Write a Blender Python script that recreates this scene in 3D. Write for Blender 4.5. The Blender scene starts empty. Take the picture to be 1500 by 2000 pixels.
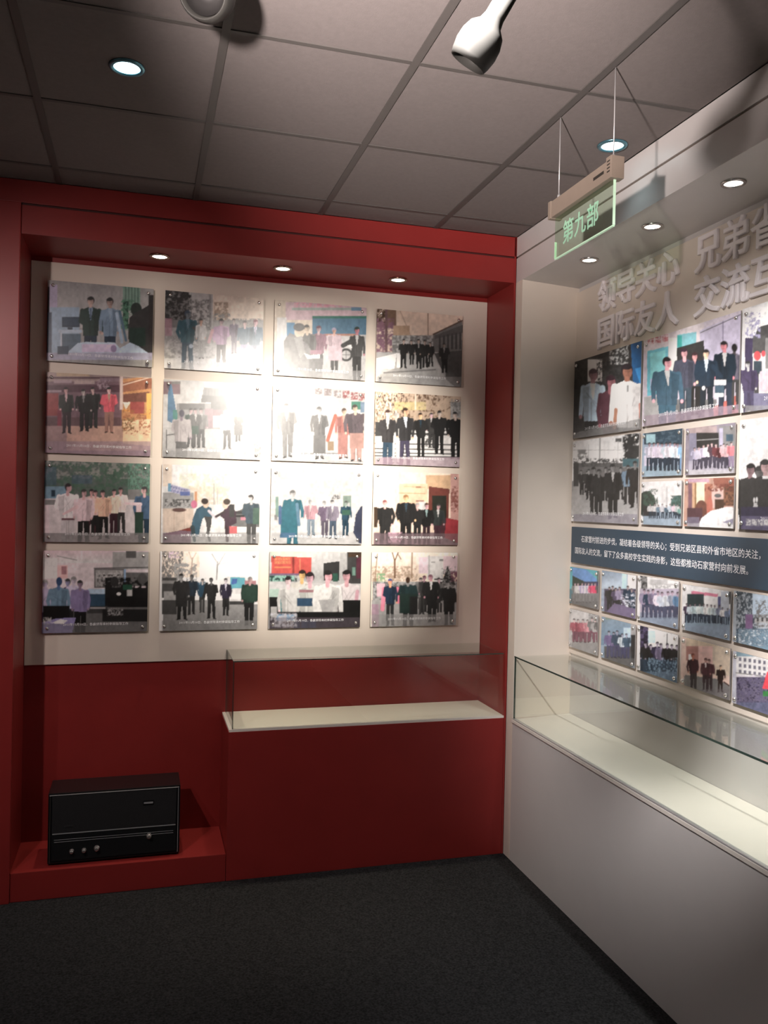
import bpy, bmesh, math
import numpy as np
from mathutils import Vector, Matrix

scene = bpy.context.scene
COL = scene.collection

# ------------------------------------------------------------------ camera
CAM = np.array([-1.8737, -4.1062, 1.8314])
FPX, YAW, PITCH, ROLL = 1653.4626, 0.2793, -0.0089, 0.0215
_f = np.array([math.sin(YAW)*math.cos(PITCH), math.cos(YAW)*math.cos(PITCH), math.sin(PITCH)])
_r = np.array([math.cos(YAW), -math.sin(YAW), 0.0])
_u = np.cross(_r, _f)
CR = math.cos(ROLL)*_r + math.sin(ROLL)*_u
CU = -math.sin(ROLL)*_r + math.cos(ROLL)*_u
CF = _f
cam_data = bpy.data.cameras.new('camera')
cam_data.sensor_fit = 'VERTICAL'
cam_data.sensor_height = 36.0
cam_data.lens = FPX*36.0/2000.0
cam_data.clip_start = 0.05
cam = bpy.data.objects.new('camera', cam_data)
COL.objects.link(cam)
cam.matrix_world = Matrix(((CR[0], CU[0], -CF[0], CAM[0]), (CR[1], CU[1], -CF[1], CAM[1]), (CR[2], CU[2], -CF[2], CAM[2]), (0, 0, 0, 1)))
scene.camera = cam

# ------------------------------------------------------------------ world, view, lights
world = bpy.data.worlds.new('world'); scene.world = world
world.use_nodes = True
world.node_tree.nodes['Background'].inputs[0].default_value = (0.5, 0.5, 0.5, 1)
world.node_tree.nodes['Background'].inputs[1].default_value = 0.05
vs = scene.view_settings
vs.view_transform = 'Standard'; vs.look = 'None'; vs.exposure = 0.0; vs.gamma = 1.0; vs.use_curve_mapping = False
scene.cycles.use_denoising = True
scene.cycles.caustics_reflective = False; scene.cycles.caustics_refractive = False

def spot(name, loc, aim, watt, angle, blend, col, radius=.03, parent=None):
    l = bpy.data.lights.new(name, 'SPOT')
    l.energy = watt; l.spot_size = math.radians(angle); l.spot_blend = blend; l.color = col; l.shadow_soft_size = radius
    o = bpy.data.objects.new(name, l); COL.objects.link(o)
    o.location = loc
    o.rotation_euler = (Vector(aim)-Vector(loc)).to_track_quat('-Z', 'Y').to_euler()
    return o

# unseen spotlights, placed to fit the shadows and bright patches (their fixtures built further down)
SPOTS = {
 'wash':  dict(loc=(-2.95, -2.05, 2.93), aim=(-1.75, .35, 1.55), watt=95, angle=80, blend=.9, col=(1, .83, .79)),
 'hot':   dict(loc=(-1.05, -2.75, 2.93), aim=(-1.0, .35, 2.00), watt=880, angle=36, blend=1.0, col=(1, .92, .83)),
 'right': dict(loc=(-1.55, -2.95, 2.93), aim=(.35, -1.36, 1.62), watt=640, angle=53, blend=1.0, col=(1, .93, .91)),
 'up':    dict(loc=(-2.04, -3.25, 2.42), aim=(-1.22, -1.95, 3.25), watt=690, angle=55, blend=1.0, col=(1, .86, .81)),
}
for k, s in SPOTS.items():
    spot('spot_light_'+k, **s)

H = 3.25          # ceiling height
Z_GROOVE = 3.143  # joint between the two header boards
Z_SOF = 3.01      # header underside
Z_PANEL = 1.006   # foot of the beige photo board
Z_DECK = .73      # plinth deck
Z_GLASS = 1.06    # top of the glass cases
DEP = .35         # recess depth

def px(u, v, ax, val):
    """point of the plane (axis ax = val) that shows at pixel u, v of the 1500x2000 photograph"""
    d = CF + CR*(u-750)/FPX - CU*(v-1000)/FPX
    t = (val-CAM[ax])/d[ax]
    return CAM + t*d

def pix(P):
    X = np.asarray(P, float)-CAM
    c = X@CF
    return 750+FPX*(X@CR)/c, 1000-FPX*(X@CU)/c

# ------------------------------------------------------------------ materials
def lin(c):
    return tuple(((x/255)/12.92 if x/255 <= .04045 else ((x/255+.055)/1.055)**2.4) for x in c)

def mat(name, col, rough=.5, metal=0., spec=.5, noise=0., nscale=40., bump=0., bscale=200., emit=None, estr=0., coat=0.):
    m = bpy.data.materials.new(name); m.use_nodes = True
    nt = m.node_tree; b = nt.nodes['Principled BSDF']
    b.inputs['Base Color'].default_value = (*col, 1)
    b.inputs['Roughness'].default_value = rough
    b.inputs['Metallic'].default_value = metal
    b.inputs['Specular IOR Level'].default_value = spec
    b.inputs['Coat Weight'].default_value = coat
    tc = nt.nodes.new('ShaderNodeTexCoord')
    if noise:
        n = nt.nodes.new('ShaderNodeTexNoise'); n.inputs['Scale'].default_value = nscale; n.inputs['Detail'].default_value = 4
        nt.links.new(tc.outputs['Object'], n.inputs['Vector'])
        mp = nt.nodes.new('ShaderNodeMapRange'); mp.inputs['From Min'].default_value = .25; mp.inputs['From Max'].default_value = .75
        mp.inputs['To Min'].default_value = 1-noise; mp.inputs['To Max'].default_value = 1+noise
        nt.links.new(n.outputs['Fac'], mp.inputs['Value'])
        mx = nt.nodes.new('ShaderNodeMix'); mx.data_type = 'RGBA'; mx.blend_type = 'MULTIPLY'; mx.inputs['Factor'].default_value = 1
        mx.inputs['A'].default_value = (*col, 1)
        nt.links.new(mp.outputs['Result'], mx.inputs['B'])
        nt.links.new(mx.outputs['Result'], b.inputs['Base Color'])
    if bump:
        n2 = nt.nodes.new('ShaderNodeTexNoise'); n2.inputs['Scale'].default_value = bscale; n2.inputs['Detail'].default_value = 3
        nt.links.new(tc.outputs['Object'], n2.inputs['Vector'])
        bp = nt.nodes.new('ShaderNodeBump'); bp.inputs['Strength'].default_value = bump; bp.inputs['Distance'].default_value = .004
        nt.links.new(n2.outputs['Fac'], bp.inputs['Height']); nt.links.new(bp.outputs['Normal'], b.inputs['Normal'])
    if emit:
        b.inputs['Emission Color'].default_value = (*emit, 1); b.inputs['Emission Strength'].default_value = estr
    return m

def glass_mat(name, tint, ior=1.5, rough=0.0):
    m = bpy.data.materials.new(name); m.use_nodes = True
    nt = m.node_tree; nt.nodes.clear()
    out = nt.nodes.new('ShaderNodeOutputMaterial'); mix = nt.nodes.new('ShaderNodeMixShader')
    lw = nt.nodes.new('ShaderNodeLayerWeight'); lw.inputs['Blend'].default_value = .5
    pw_ = nt.nodes.new('ShaderNodeMath'); pw_.operation = 'POWER'; pw_.inputs[1].default_value = 5
    fr = nt.nodes.new('ShaderNodeMath'); fr.operation = 'MULTIPLY_ADD'
    f0 = ((ior-1)/(ior+1))**2; fr.inputs[1].default_value = 1-f0; fr.inputs[2].default_value = f0
    nt.links.new(lw.outputs['Facing'], pw_.inputs[0]); nt.links.new(pw_.outputs[0], fr.inputs[0])
    tr = nt.nodes.new('ShaderNodeBsdfTransparent'); tr.inputs['Color'].default_value = (*tint, 1)
    gl = nt.nodes.new('ShaderNodeBsdfGlossy'); gl.inputs['Roughness'].default_value = rough
    nt.links.new(fr.outputs[0], mix.inputs['Fac']); nt.links.new(tr.outputs[0], mix.inputs[1]); nt.links.new(gl.outputs[0], mix.inputs[2])
    nt.links.new(mix.outputs[0], out.inputs['Surface'])
    return m

M = dict(
 red=mat('red_lacquer', (.255, .023, .021), rough=.42, spec=.38, noise=.06, nscale=6),
 red_dark=mat('red_joint', (.05, .006, .005), rough=.6),
 beige=mat('beige_board', (.76, .68, .59), rough=.55, spec=.3, noise=.015, nscale=12),
 cream=mat('cream_paint', (.74, .67, .59), rough=.42, spec=.4, noise=.015, nscale=8),
 white=mat('white_paint', (.60, .582, .572), rough=.38, spec=.4, noise=.015, nscale=8),
 joint=mat('dark_joint', (.16, .13, .11), rough=.8),  # dark brown strip set in the fascia joint
 deck=mat('white_deck', (.78, .74, .68), rough=.4, spec=.4, noise=.01, nscale=10),
 tile=mat('ceiling_tile', (.20, .18, .175), rough=.9, spec=.0, noise=.05, nscale=60, bump=.15, bscale=300),
 bar=mat('grid_bar', (.085, .078, .074), rough=.6),
 slab=mat('ceiling_void', (.3, .3, .3), rough=.9),
 carpet=mat('carpet', (.024, .0245, .026), rough=.95, spec=.1, noise=.75, nscale=120, bump=1.0, bscale=260),
 plain=mat('plain_wall', (.5, .46, .42), rough=.7),
 chrome=mat('chrome', (.75, .74, .72), rough=.2, metal=.85),
 silver=mat('satin_silver', (.55, .55, .56), rough=.35, metal=.5),
 black=mat('black_lacquer', (.006, .006, .007), rough=.3, spec=.5),
 cloth=mat('black_grille_cloth', (.009, .009, .010), rough=.9, noise=.3, nscale=300, bump=.4, bscale=500),
 dial=mat('black_dial_glass', (.012, .013, .014), rough=.12),
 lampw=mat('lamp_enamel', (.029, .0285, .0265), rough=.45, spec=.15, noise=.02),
 lampd=mat('lamp_dark', (.015, .014, .014), rough=.4),
 housing=mat('sign_housing', (.30, .245, .20), rough=.45, noise=.03, nscale=30),
 slot=mat('dark_slot', (.03, .025, .02), rough=.8),
 letter=mat('letter_white', (.90, .86, .88), rough=.35, spec=.5),
 board=mat('blue_board', (.030, .060, .095), rough=.28, spec=.5, noise=.03),
 ink=mat('white_ink', (.88, .9, .92), rough=.5),
 backing=mat('print_backing', (.30, .28, .27), rough=.5),
 glass=glass_mat('case_glass', (.968, .985, .968), ior=1.5),
 glass_edge=mat('glass_edge', (.035, .06, .05), rough=.15),
 acrylic=glass_mat('sign_acrylic', (.86, .95, .86), ior=1.45),
 acr_edge=mat('lit_acrylic_edge', (.6, .8, .62), rough=.4, emit=(.62, 1, .66), estr=.30),
 acr_text=mat('lit_acrylic_text', (.4, .7, .5), rough=.4, emit=(.40, .85, .58), estr=.16),
 warm_lens=mat('warm_lamp_lens', (.9, .9, .9), emit=(1, .93, .80), estr=9),
 cool_lens=mat('cool_lamp_lens', (.9, .9, .9), emit=(.62, .95, 1.0), estr=7),
 trim_red=mat('lamp_trim_bronze', (.40, .26, .20), rough=.25, metal=1),
 trim_w=mat('lamp_trim_steel', (.55, .53, .52), rough=.25, metal=1),
 trim_c=mat('lamp_trim_blue_steel', (.12, .30, .38), rough=.3, metal=.8),
)

def print_mat():
    m = bpy.data.materials.new('photo_print'); m.use_nodes = True
    nt = m.node_tree; b = nt.nodes['Principled BSDF']
    a = nt.nodes.new('ShaderNodeVertexColor'); a.layer_name = 'print'
    nt.links.new(a.outputs['Color'], b.inputs['Base Color'])
    b.inputs['Roughness'].default_value = .3; b.inputs['Specular IOR Level'].default_value = .35
    return m
M['print'] = print_mat()

# ------------------------------------------------------------------ mesh helpers
def link(name, me, m, parent=None, loc=None):
    o = bpy.data.objects.new(name, me); COL.objects.link(o)
    if m is not None and not me.materials: me.materials.append(m)
    if parent is not None: o.parent = parent
    if loc is not None: o.location = loc
    return o

def empty(name, loc=(0, 0, 0)):
    o = bpy.data.objects.new(name, None); COL.objects.link(o); o.location = loc; o.empty_display_size = .05
    bpy.context.view_layer.update()
    return o

def tag(o, label, cat, group=None):
    o['label'] = label; o['category'] = cat
    if group: o['group'] = group
    return o

def struct(o, label=None):
    o['kind'] = 'structure'
    if label: o['label'] = label; 
    return o

def rel(parent, p):
    """world point -> parent's local point (parents are never rotated)"""
    q = Vector(p)
    while parent is not None:
        q = q-parent.location; parent = parent.parent
    return q

def box_mesh(name, size, bevel=0.):
    bm = bmesh.new(); bmesh.ops.create_cube(bm, size=1)
    bmesh.ops.scale(bm, vec=size, verts=bm.verts)
    if bevel: bmesh.ops.bevel(bm, geom=list(bm.edges), offset=bevel, segments=2, affect='EDGES', profile=.7)
    me = bpy.data.meshes.new(name); bm.to_mesh(me); bm.free()
    return me

def box(name, lo, hi, m, parent=None, bevel=0.):
    lo, hi = Vector(lo), Vector(hi)
    me = box_mesh(name, hi-lo, bevel)
    return link(name, me, m, parent, rel(parent, (lo+hi)/2))

def poly_prism(name, pts, z0, z1, m, parent=None):
    """vertical prism over a plan outline (counter-clockwise)"""
    n = len(pts); c = Vector((sum(p[0] for p in pts)/n, sum(p[1] for p in pts)/n, z0))
    v = [(p[0]-c.x, p[1]-c.y, 0) for p in pts]+[(p[0]-c.x, p[1]-c.y, z1-z0) for p in pts]
    f = [tuple(range(n-1, -1, -1)), tuple(range(n, 2*n))]+[(i, (i+1) % n, n+(i+1) % n, n+i) for i in range(n)]
    me = bpy.data.meshes.new(name); me.from_pydata(v, [], f)
    return link(name, me, m, parent, rel(parent, c))

def lathe(name, prof, m, parent=None, loc=(0, 0, 0), axis=(0, 0, 1), seg=32, smooth=True):
    """profile (radius, height) turned about axis"""
    v, f = [], []
    for r, h in prof:
        for i in range(seg):
            a = 2*math.pi*i/seg; v.append((r*math.cos(a), r*math.sin(a), h))
    for j in range(len(prof)-1):
        for i in range(seg):
            f.append((j*seg+i, j*seg+(i+1) % seg, (j+1)*seg+(i+1) % seg, (j+1)*seg+i))
    if prof[0][0] > 1e-6: f.append(tuple(range(seg-1, -1, -1)))
    if prof[-1][0] > 1e-6: f.append(tuple((len(prof)-1)*seg+i for i in range(seg)))
    me = bpy.data.meshes.new(name)
    q = Vector((0, 0, 1)).rotation_difference(Vector(axis).normalized())
    me.from_pydata([tuple(q @ Vector(p)) for p in v], [], f)
    bm = bmesh.new(); bm.from_mesh(me); bmesh.ops.remove_doubles(bm, verts=bm.verts, dist=1e-5); bmesh.ops.recalc_face_normals(bm, faces=bm.faces); bm.to_mesh(me); bm.free()
    if smooth:
        for p in me.polygons: p.use_smooth = len(p.vertices) < 8
    return link(name, me, m, parent, rel(parent, loc))

def rod(name, a, b, r, m, parent=None, seg=10):
    a, b = Vector(a), Vector(b)
    return lathe(name, [(r, 0), (r, (b-a).length)], m, parent, a, b-a, seg)

def ring_prof(r0, r1, t):
    return [(r0, 0), (r1, 0), (r1, -t*.4), (r1*.96, -t), (r0, -t), (r0, 0)]

_tc = {}
def text_mesh(body, size, extrude=0., offset=0., res=2, xscale=1., keep=False, bevel=0.):
    key = (body, size, extrude, offset, res, xscale, keep, bevel)
    if key in _tc: return _tc[key]
    c = bpy.data.curves.new('text', 'FONT'); c.body = body; c.size = size; c.extrude = extrude; c.offset = offset; c.resolution_u = res; c.bevel_depth = bevel; c.bevel_resolution = 1
    o = bpy.data.objects.new('text', c); COL.objects.link(o)
    me = bpy.data.meshes.new_from_object(o.evaluated_get(bpy.context.evaluated_depsgraph_get()))
    bpy.data.objects.remove(o); bpy.data.curves.remove(c)
    co = np.empty(len(me.vertices)*3, np.float32); me.vertices.foreach_get('co', co); co = co.reshape(-1, 3)
    co[:, 0] *= xscale
    if not keep: co[:, 0] -= co[:, 0].min() if len(co) else 0
    me.vertices.foreach_set('co', co.ravel()); me.materials.clear()
    _tc[key] = me
    return me

ROT_BACK = (math.pi/2, 0, 0)                 # text lying on a wall that faces -y
ROT_RIGHT = (math.pi/2, 0, -math.pi/2)       # text on a wall that faces -x, reading towards -y
# ------------------------------------------------------------------ the room
X_W, Y_F = -4.6, -6.4
floor = struct(box('floor', (X_W, Y_F, -.06), (.62, .5, 0), M['carpet']), 'dark grey flecked carpet')
XL = -2.413      # inner edge of the column
XR = -.012       # inner corner on the right

# ceiling: slab, tiles and the grid they lie in
ceil = struct(box('ceiling', (X_W, Y_F, H+.03), (.62, .5, H+.10), M['slab']), 'suspended ceiling of grey square tiles')
gx = [-.4546+.6*i for i in range(-7, 2)]
gy = [-.853+.6515*j for j in range(-9, 3)]
xs = [X_W]+[x for x in gx if x > X_W+.05]
ys = [Y_F]+[y for y in gy if y > Y_F+.05]
xe = [x for x in xs if x < .0]+[.0]
ye = [y for y in ys if y < -.01]+[.0]
tiles = {}
for i in range(len(xe)-1):
    for j in range(len(ye)-1):
        w, d = round(xe[i+1]-xe[i], 4), round(ye[j+1]-ye[j], 4)
        if w < .05 or d < .05: continue
        if (w, d) not in tiles: tiles[(w, d)] = box_mesh('ceiling_tile', Vector((w-.006, d-.006, .014)), .002)
        link('ceiling_tile', tiles[(w, d)], M['tile'], ceil, rel(ceil, ((xe[i]+xe[i+1])/2, (ye[j]+ye[j+1])/2, H+.007)))
for x in xe[1:-1]:
    box('grid_bar', (x-.013, Y_F, H-.004), (x+.013, -.002, H+.004), M['bar'], ceil)
for y in ye[1:-1]:
    box('grid_bar', (X_W, y-.009, H-.0035), (-.002, y+.009, H+.004), M['bar'], ceil)

# red exhibition wall
wb = struct(box('wall_back', (X_W, DEP+.012, 0), (.5, .5, H+.03), M['red']), 'red lacquered exhibition wall with a recessed photo board')
box('backing_board', (XL+.002, DEP, Z_PANEL), (XR-.002, DEP+.014, 2.985), M['beige'], wb, .002)
box('header_board', (XL-.0, 0, Z_SOF), (XR, .03, Z_GROOVE-.005), M['red'], wb, .0015)
box('header_board', (X_W, 0, Z_GROOVE+.005), (0, .03, H-.001), M['red'], wb, .0015)
box('header_joint', (XL, .006, Z_GROOVE-.004), (0, .028, Z_GROOVE+.004), M['red_dark'], wb)
box('soffit_board', (XL, .03, Z_SOF+.0005), (XR, DEP+.012, Z_SOF+.02), M['red'], wb)
box('column', (-2.60, -.012, 0), (XL, .03, Z_GROOVE+.002), M['red'], wb, .004)
box('cheek_board', (XL-.02, .03, 0), (XL, DEP+.012, Z_SOF+.02), M['red'], wb)
box('cheek_board', (XR, .0, .0), (XR+.01, DEP+.012, H), M['red'], wb)
box('side_board', (X_W, .0, 0), (-2.604, .03, Z_GROOVE), M['red'], wb)
box('base_step', (XL, 0, 0), (-1.452, DEP+.012, .132), M['red'], wb, .003)

# white exhibition wall on the right; its near cheek opens a little towards the room
wr = struct(box('wall_right', (DEP+.012, Y_F, 0), (.62, .36, H+.03), M['white']), 'white exhibition wall with a lit recess')
box('backing_board', (DEP, Y_F+.1, Z_GLASS-.002), (DEP+.014, -.018, 2.985), M['cream'], wr, .002)
box('fascia_board', (0, Y_F, Z_SOF), (.025, 0, Z_GROOVE-.005), M['white'], wr, .0015)
box('fascia_board', (0, Y_F, Z_GROOVE+.005), (.025, 0, H-.001), M['white'], wr, .0015)
box('fascia_joint', (.005, Y_F, Z_GROOVE-.004), (.024, -.001, Z_GROOVE+.004), M['joint'], wr)
box('soffit_board', (.025, Y_F, Z_SOF+.0005), (DEP+.012, 0, Z_SOF+.02), M['white'], wr)
poly_prism('cheek_board', [(0, -.078), (DEP+.012, -.016), (DEP+.012, .0), (0, .0)], 0, Z_SOF, M['cream'], wr)
struct(box('wall_left', (X_W-.1, Y_F, 0), (X_W, .5, H+.03), M['plain']), 'plain side wall of the room')
struct(box('wall_front', (X_W, Y_F-.1, 0), (.62, Y_F, H+.03), M['plain']), 'plain wall across the room')

# ------------------------------------------------------------------ plinths and glass cases
pl = tag(empty('display_plinth', (-.73, 0, 0)), 'low dark red display plinth with a white deck', 'plinth')
box('body', (-1.45, .0, 0), (XR-.001, DEP+.011, Z_DECK-.012), M['red'], pl, .002)
box('deck', (-1.448, .002, Z_DECK-.012), (XR-.001, DEP+.011, Z_DECK), M['deck'], pl, .001)

gc = tag(empty('glass_case', (-.73, .17, Z_DECK)), 'clear glass case standing on the dark red plinth', 'glass case')
def pane(name, lo, hi, parent, edges):
    o = box(name, lo, hi, M['glass'], parent)
    for k, (a, b) in enumerate(edges): box('polished_edge', a, b, M['glass_edge'], o)
    return o
GXL, GXR = -1.432, -.018
pane('front_pane', (GXL, .010, Z_DECK), (GXR, .016, Z_GLASS-.006), gc, [((GXL-.001, .009, Z_DECK), (GXL+.002, .017, Z_GLASS-.006))])
pane('side_pane', (GXL, .018, Z_DECK), (GXL+.006, DEP-.004, Z_GLASS-.006), gc, [((GXL-.001, DEP-.006, Z_DECK), (GXL+.007, DEP-.003, Z_GLASS-.006))])
pane('top_pane', (GXL, .010, Z_GLASS-.006), (GXR, DEP-.004, Z_GLASS), gc,
     [((GXL, .0085, Z_GLASS-.0055), (GXR, .010, Z_GLASS-.0005)), ((GXL-.0015, .010, Z_GLASS-.0055), (GXL, DEP-.004, Z_GLASS-.0005))])

YE = -5.2
pw = tag(empty('display_plinth', (.17, -1.5, 0)), 'long white display plinth under the white recess', 'plinth')
poly_prism('body', [(0, YE), (DEP+.01, YE), (DEP+.01, -.017), (0, -.079)][0:4], 0, Z_DECK-.014, M['white'], pw)
poly_prism('deck', [(-.006, YE), (DEP+.01, YE), (DEP+.01, -.018), (-.006, -.081)], Z_DECK-.014, Z_DECK, M['deck'], pw)
box('glass_channel', (-.003, YE, Z_DECK), (.016, -.084, Z_DECK+.006), M['silver'], pw)
gw = tag(empty('glass_case', (.17, -1.5, Z_DECK)), 'long clear glass case standing on the white plinth', 'glass case')
pane('front_pane', (.003, YE, Z_DECK+.006), (.009, -.084, Z_GLASS-.006), gw, [((.002, -.086, Z_DECK+.006), (.010, -.083, Z_GLASS-.006))])
pane('top_pane', (.002, YE, Z_GLASS-.006), (DEP-.004, -.084, Z_GLASS), gw, [((-.0005, YE, Z_GLASS-.007), (.002, -.084, Z_GLASS+.0005))])

# ------------------------------------------------------------------ lamps
def downlight(loc, r, lens, trim, label, group, watt, col, angle, tilt=(0, 0), name='recessed_downlight'):
    t = tag(empty(name, loc), label, 'downlight', group)
    lathe('trim_ring', ring_prof(r*.74, r, .006), trim, t, loc, seg=36)
    lathe('lamp_lens', [(0, -.002), (r*.5, -.0035), (r*.73, -.002), (r*.73, 0), (0, 0)], lens, t, loc, seg=28)
    l = bpy.data.lights.new('downlight_beam', 'SPOT'); l.energy = watt; l.color = col; l.spot_size = math.radians(angle); l.spot_blend = .8; l.shadow_soft_size = r*.5
    o = bpy.data.objects.new('downlight_beam', l); COL.objects.link(o); o.parent = t; o.location = (0, 0, -.02); o.rotation_euler = (tilt[0], tilt[1], 0)
    return t
WARM = (1, .86, .66)
for i, (x, lab) in enumerate([(-1.81, 'round warm downlight in red soffit beside the left column'), (-1.21, 'round warm downlight in middle of the red soffit'), (-.603, 'round warm downlight in red soffit near the white wall')]):
    downlight((x, .152, Z_SOF+.0004), .048, M['warm_lens'], M['trim_red'], lab, 'downlights in the red soffit', 44, WARM, 56)
for y, lab in [(-.506, 'round downlight in white soffit, closest to the red wall'), (-1.02, 'round downlight in white soffit, second from the red wall'), (-1.52, 'round downlight in white soffit, third from the red wall'), (-2.03, 'round downlight in white soffit, fourth from the red wall'), (-2.54, 'round downlight in white soffit, fifth from the red wall')]:
    downlight((.143, y, Z_SOF+.0004), .044, M['warm_lens'], M['trim_w'], lab, 'downlights in the white soffit', 32, (1, .98, .93), 60)
downlight((-1.945, -1.18, H-.0002), .058, M['cool_lens'], M['trim_c'], 'round cool blue-white downlight in a ceiling tile by the left column', 'cool downlights in the ceiling', 8, (.75, .95, 1), 110)
downlight((-.135, -1.16, H-.0002), .058, M['cool_lens'], M['trim_c'], 'round cool blue-white downlight in the ceiling above the hanging sign', 'cool downlights in the ceiling', 1.2, (.75, .95, 1), 110)

downlight((-3.45, -2.40, H-.0002), .058, M['cool_lens'], M['trim_c'], 'added round cool blue-white downlight, unseen, far left of the column', 'cool downlights in the ceiling', 75, (1, .95, .94), 130)  # extra unseen lamp, added to brighten the white plinth

def bulb_spot(head, axis, label, scale=1., lit=False, stem_top=None):
    """white bulb shaped spot: flared head on a slim neck, knuckle, drop stem and ceiling rose"""
    head, axis = Vector(head), Vector(axis).normalized()
    top = stem_top or (head.x-axis.x*.2, head.y-axis.y*.2, H)
    t = tag(empty('spotlight', (top[0], top[1], H-.001)), label, 'spotlight', 'white ceiling spotlights')
    s = scale
    prof = [(.021, -.155), (.022, -.085), (.026, -.070), (.040, -.056), (.047, -.036), (.0485, -.014), (.045, .006), (.041, .018), (.0385, .018), (.036, -.004), (.024, -.03), (.0, -.035)]
    h = lathe('lamp_head', [(r*s, z*s) for r, z in prof], M['lampw'], t, head, axis)
    lathe('lamp_lens', [(0, -.006*s), (.0355*s, -.002*s), (.0355*s, .002*s), (0, .005*s)], M['warm_lens'] if lit else M['lampd'], t, head, axis)
    back = head-axis*.155*s
    lathe('knuckle', [(0, -.02), (.012, -.018), (.015, 0), (.012, .018), (0, .02)], M['lampw'], t, back, (1, .3, 0), seg=16)
    rod('stem', back, (top[0], top[1], H-.012), .008, M['lampw'], t)
    lathe('ceiling_rose', [(.045, 0), (.045, -.008), (.030, -.014), (0, -.014)], M['lampw'], t, (top[0], top[1], H-.001), seg=24)
    return t

def dirp(u, v, d): return CAM+(CF+CR*(u-750)/FPX-CU*(v-1000)/FPX)*d
hb = dirp(922, 108, 1.52); ht = dirp(962, 6, 1.47)
bulb_spot(hb, (Vector(hb)-Vector(ht)).normalized()+Vector((-.22, -.30, 0)), 'white bulb-shaped spotlight hanging head down from the ceiling', .84)
h2 = dirp(400, -14, 2.0)
bulb_spot(h2, (-.30, -.80, -.50), 'white spotlight with dark open mouth turned away from photo boards', 1.35)
for k, lab in (('wash', 'unseen white spotlight aimed at the beige photo board from beside the column'), ('hot', 'unseen white spotlight aimed at the middle of the beige photo board'), ('right', 'unseen white spotlight aimed at the photos in the white recess'), ('up', 'unseen white spotlight on a long stem turned up to the ceiling')):
    s = SPOTS[k]; a = (Vector(s['aim'])-Vector(s['loc'])).normalized()
    bulb_spot(Vector(s['loc'])-a*.03, a, lab, 1., True)
# ------------------------------------------------------------------ raised heading on the right board
def glyph(ch, y, z, size, label, xscale=1.):
    me = text_mesh(ch, size, .005, 0, 3, xscale, True, .0032)
    o = link('raised_character', me, M['letter'], None, (DEP-.0085, y, z)); o.rotation_euler = ROT_RIGHT
    return tag(o, label, 'character', 'raised heading characters')
ORD = ['first', 'second', 'third', 'fourth', 'fifth', 'sixth', 'seventh']
for line, (chars, z, word) in enumerate([('领导关心兄弟省', 2.838, 'upper'), ('国际友人交流互', 2.655, 'lower')]):
    for k, ch in enumerate(chars):
        y = -.250-.170*k - (.105 if k > 3 else 0)
        glyph(ch, y, z, .168, 'white raised Chinese character, %s in the %s heading line' % (ORD[k], word), 1.0)

# ------------------------------------------------------------------ dark blue text board
tb = tag(empty('text_board', (DEP-.012, -1.1, 1.64)), 'dark blue text board with two lines of white Chinese writing', 'sign')
box('board', (DEP-.016, -2.63, 1.545), (DEP-.001, -.044, 1.735), M['board'], tb, .001)
def board_line(txt, y, z, size, xs):
    for k, ch in enumerate(txt):
        o = link('character', text_mesh(ch, size, 0, size*.006, 2, xs, True), M['ink'], tb, rel(tb, (DEP-.0168, y-k*size*xs, z))); o.rotation_euler = ROT_RIGHT
LINE1, LINE2 = '石家营村前进的步伐，凝结着各级领导的关心；受到兄弟区县和外省市地区的关注，', '国际友人的交流，留下了众多高校学生实践的身影，这些都推动石家营村向前发展。'
board_line(LINE1, -.150, 1.661, .0366, 1.0)
board_line(LINE2, -.085, 1.598, .0366, 1.0)

# ------------------------------------------------------------------ hanging sign
SX = -.44
hs = tag(empty('hanging_sign', (SX, -1.49, 2.737)), 'hanging acrylic section sign with beige housing and green-lit lettering', 'sign')
hou = box('housing', (SX-.022, -1.705, 2.886), (SX+.022, -1.285, 2.945), M['housing'], hs, .004)
box('end_cap', (SX-.024, -1.712, 2.884), (SX+.024, -1.680, 2.955), M['housing'], hs, .003)
box('end_cap', (SX-.024, -1.300, 2.884), (SX+.024, -1.278, 2.948), M['housing'], hs, .003)
box('vent_slot', (SX-.0228, -1.665, 2.911), (SX-.0215, -1.600, 2.921), M['slot'], hou)
for k in range(4):
    box('vent_slit', (SX-.0246, -1.705, 2.905+.011*k), (SX-.0236, -1.688, 2.909+.011*k), M['slot'], hou)
ac = box('acrylic_panel', (SX-.004, -1.695, 2.738), (SX+.004, -1.300, 2.886), M['acrylic'], hs)
box('lit_edge', (SX-.0042, -1.695, 2.736), (SX+.0042, -1.300, 2.7395), M['acr_edge'], ac)
box('lit_edge', (SX-.0042, -1.6975, 2.740), (SX+.0042, -1.695, 2.884), M['acr_edge'], ac)
box('lit_edge', (SX-.0042, -1.300, 2.740), (SX+.0042, -1.2985, 2.800), M['acr_edge'], ac)
for k, ch in enumerate('第九部'):
    o = link('character', text_mesh(ch, .086, .0004, .001, 3, .95, True), M['acr_text'], hs, rel(hs, (SX-.0046, -1.360-.084*k, 2.780))); o.rotation_euler = ROT_RIGHT
for y in (-1.315, -1.685):
    rod('wire', (SX, y, 2.945), (SX, y, H-.005), .0022, M['silver'], hs, 8)
    lathe('wire_grip', [(.006, 0), (.006, .02), (.003, .026)], M['silver'], hs, (SX, y, 2.944), seg=12)

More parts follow.
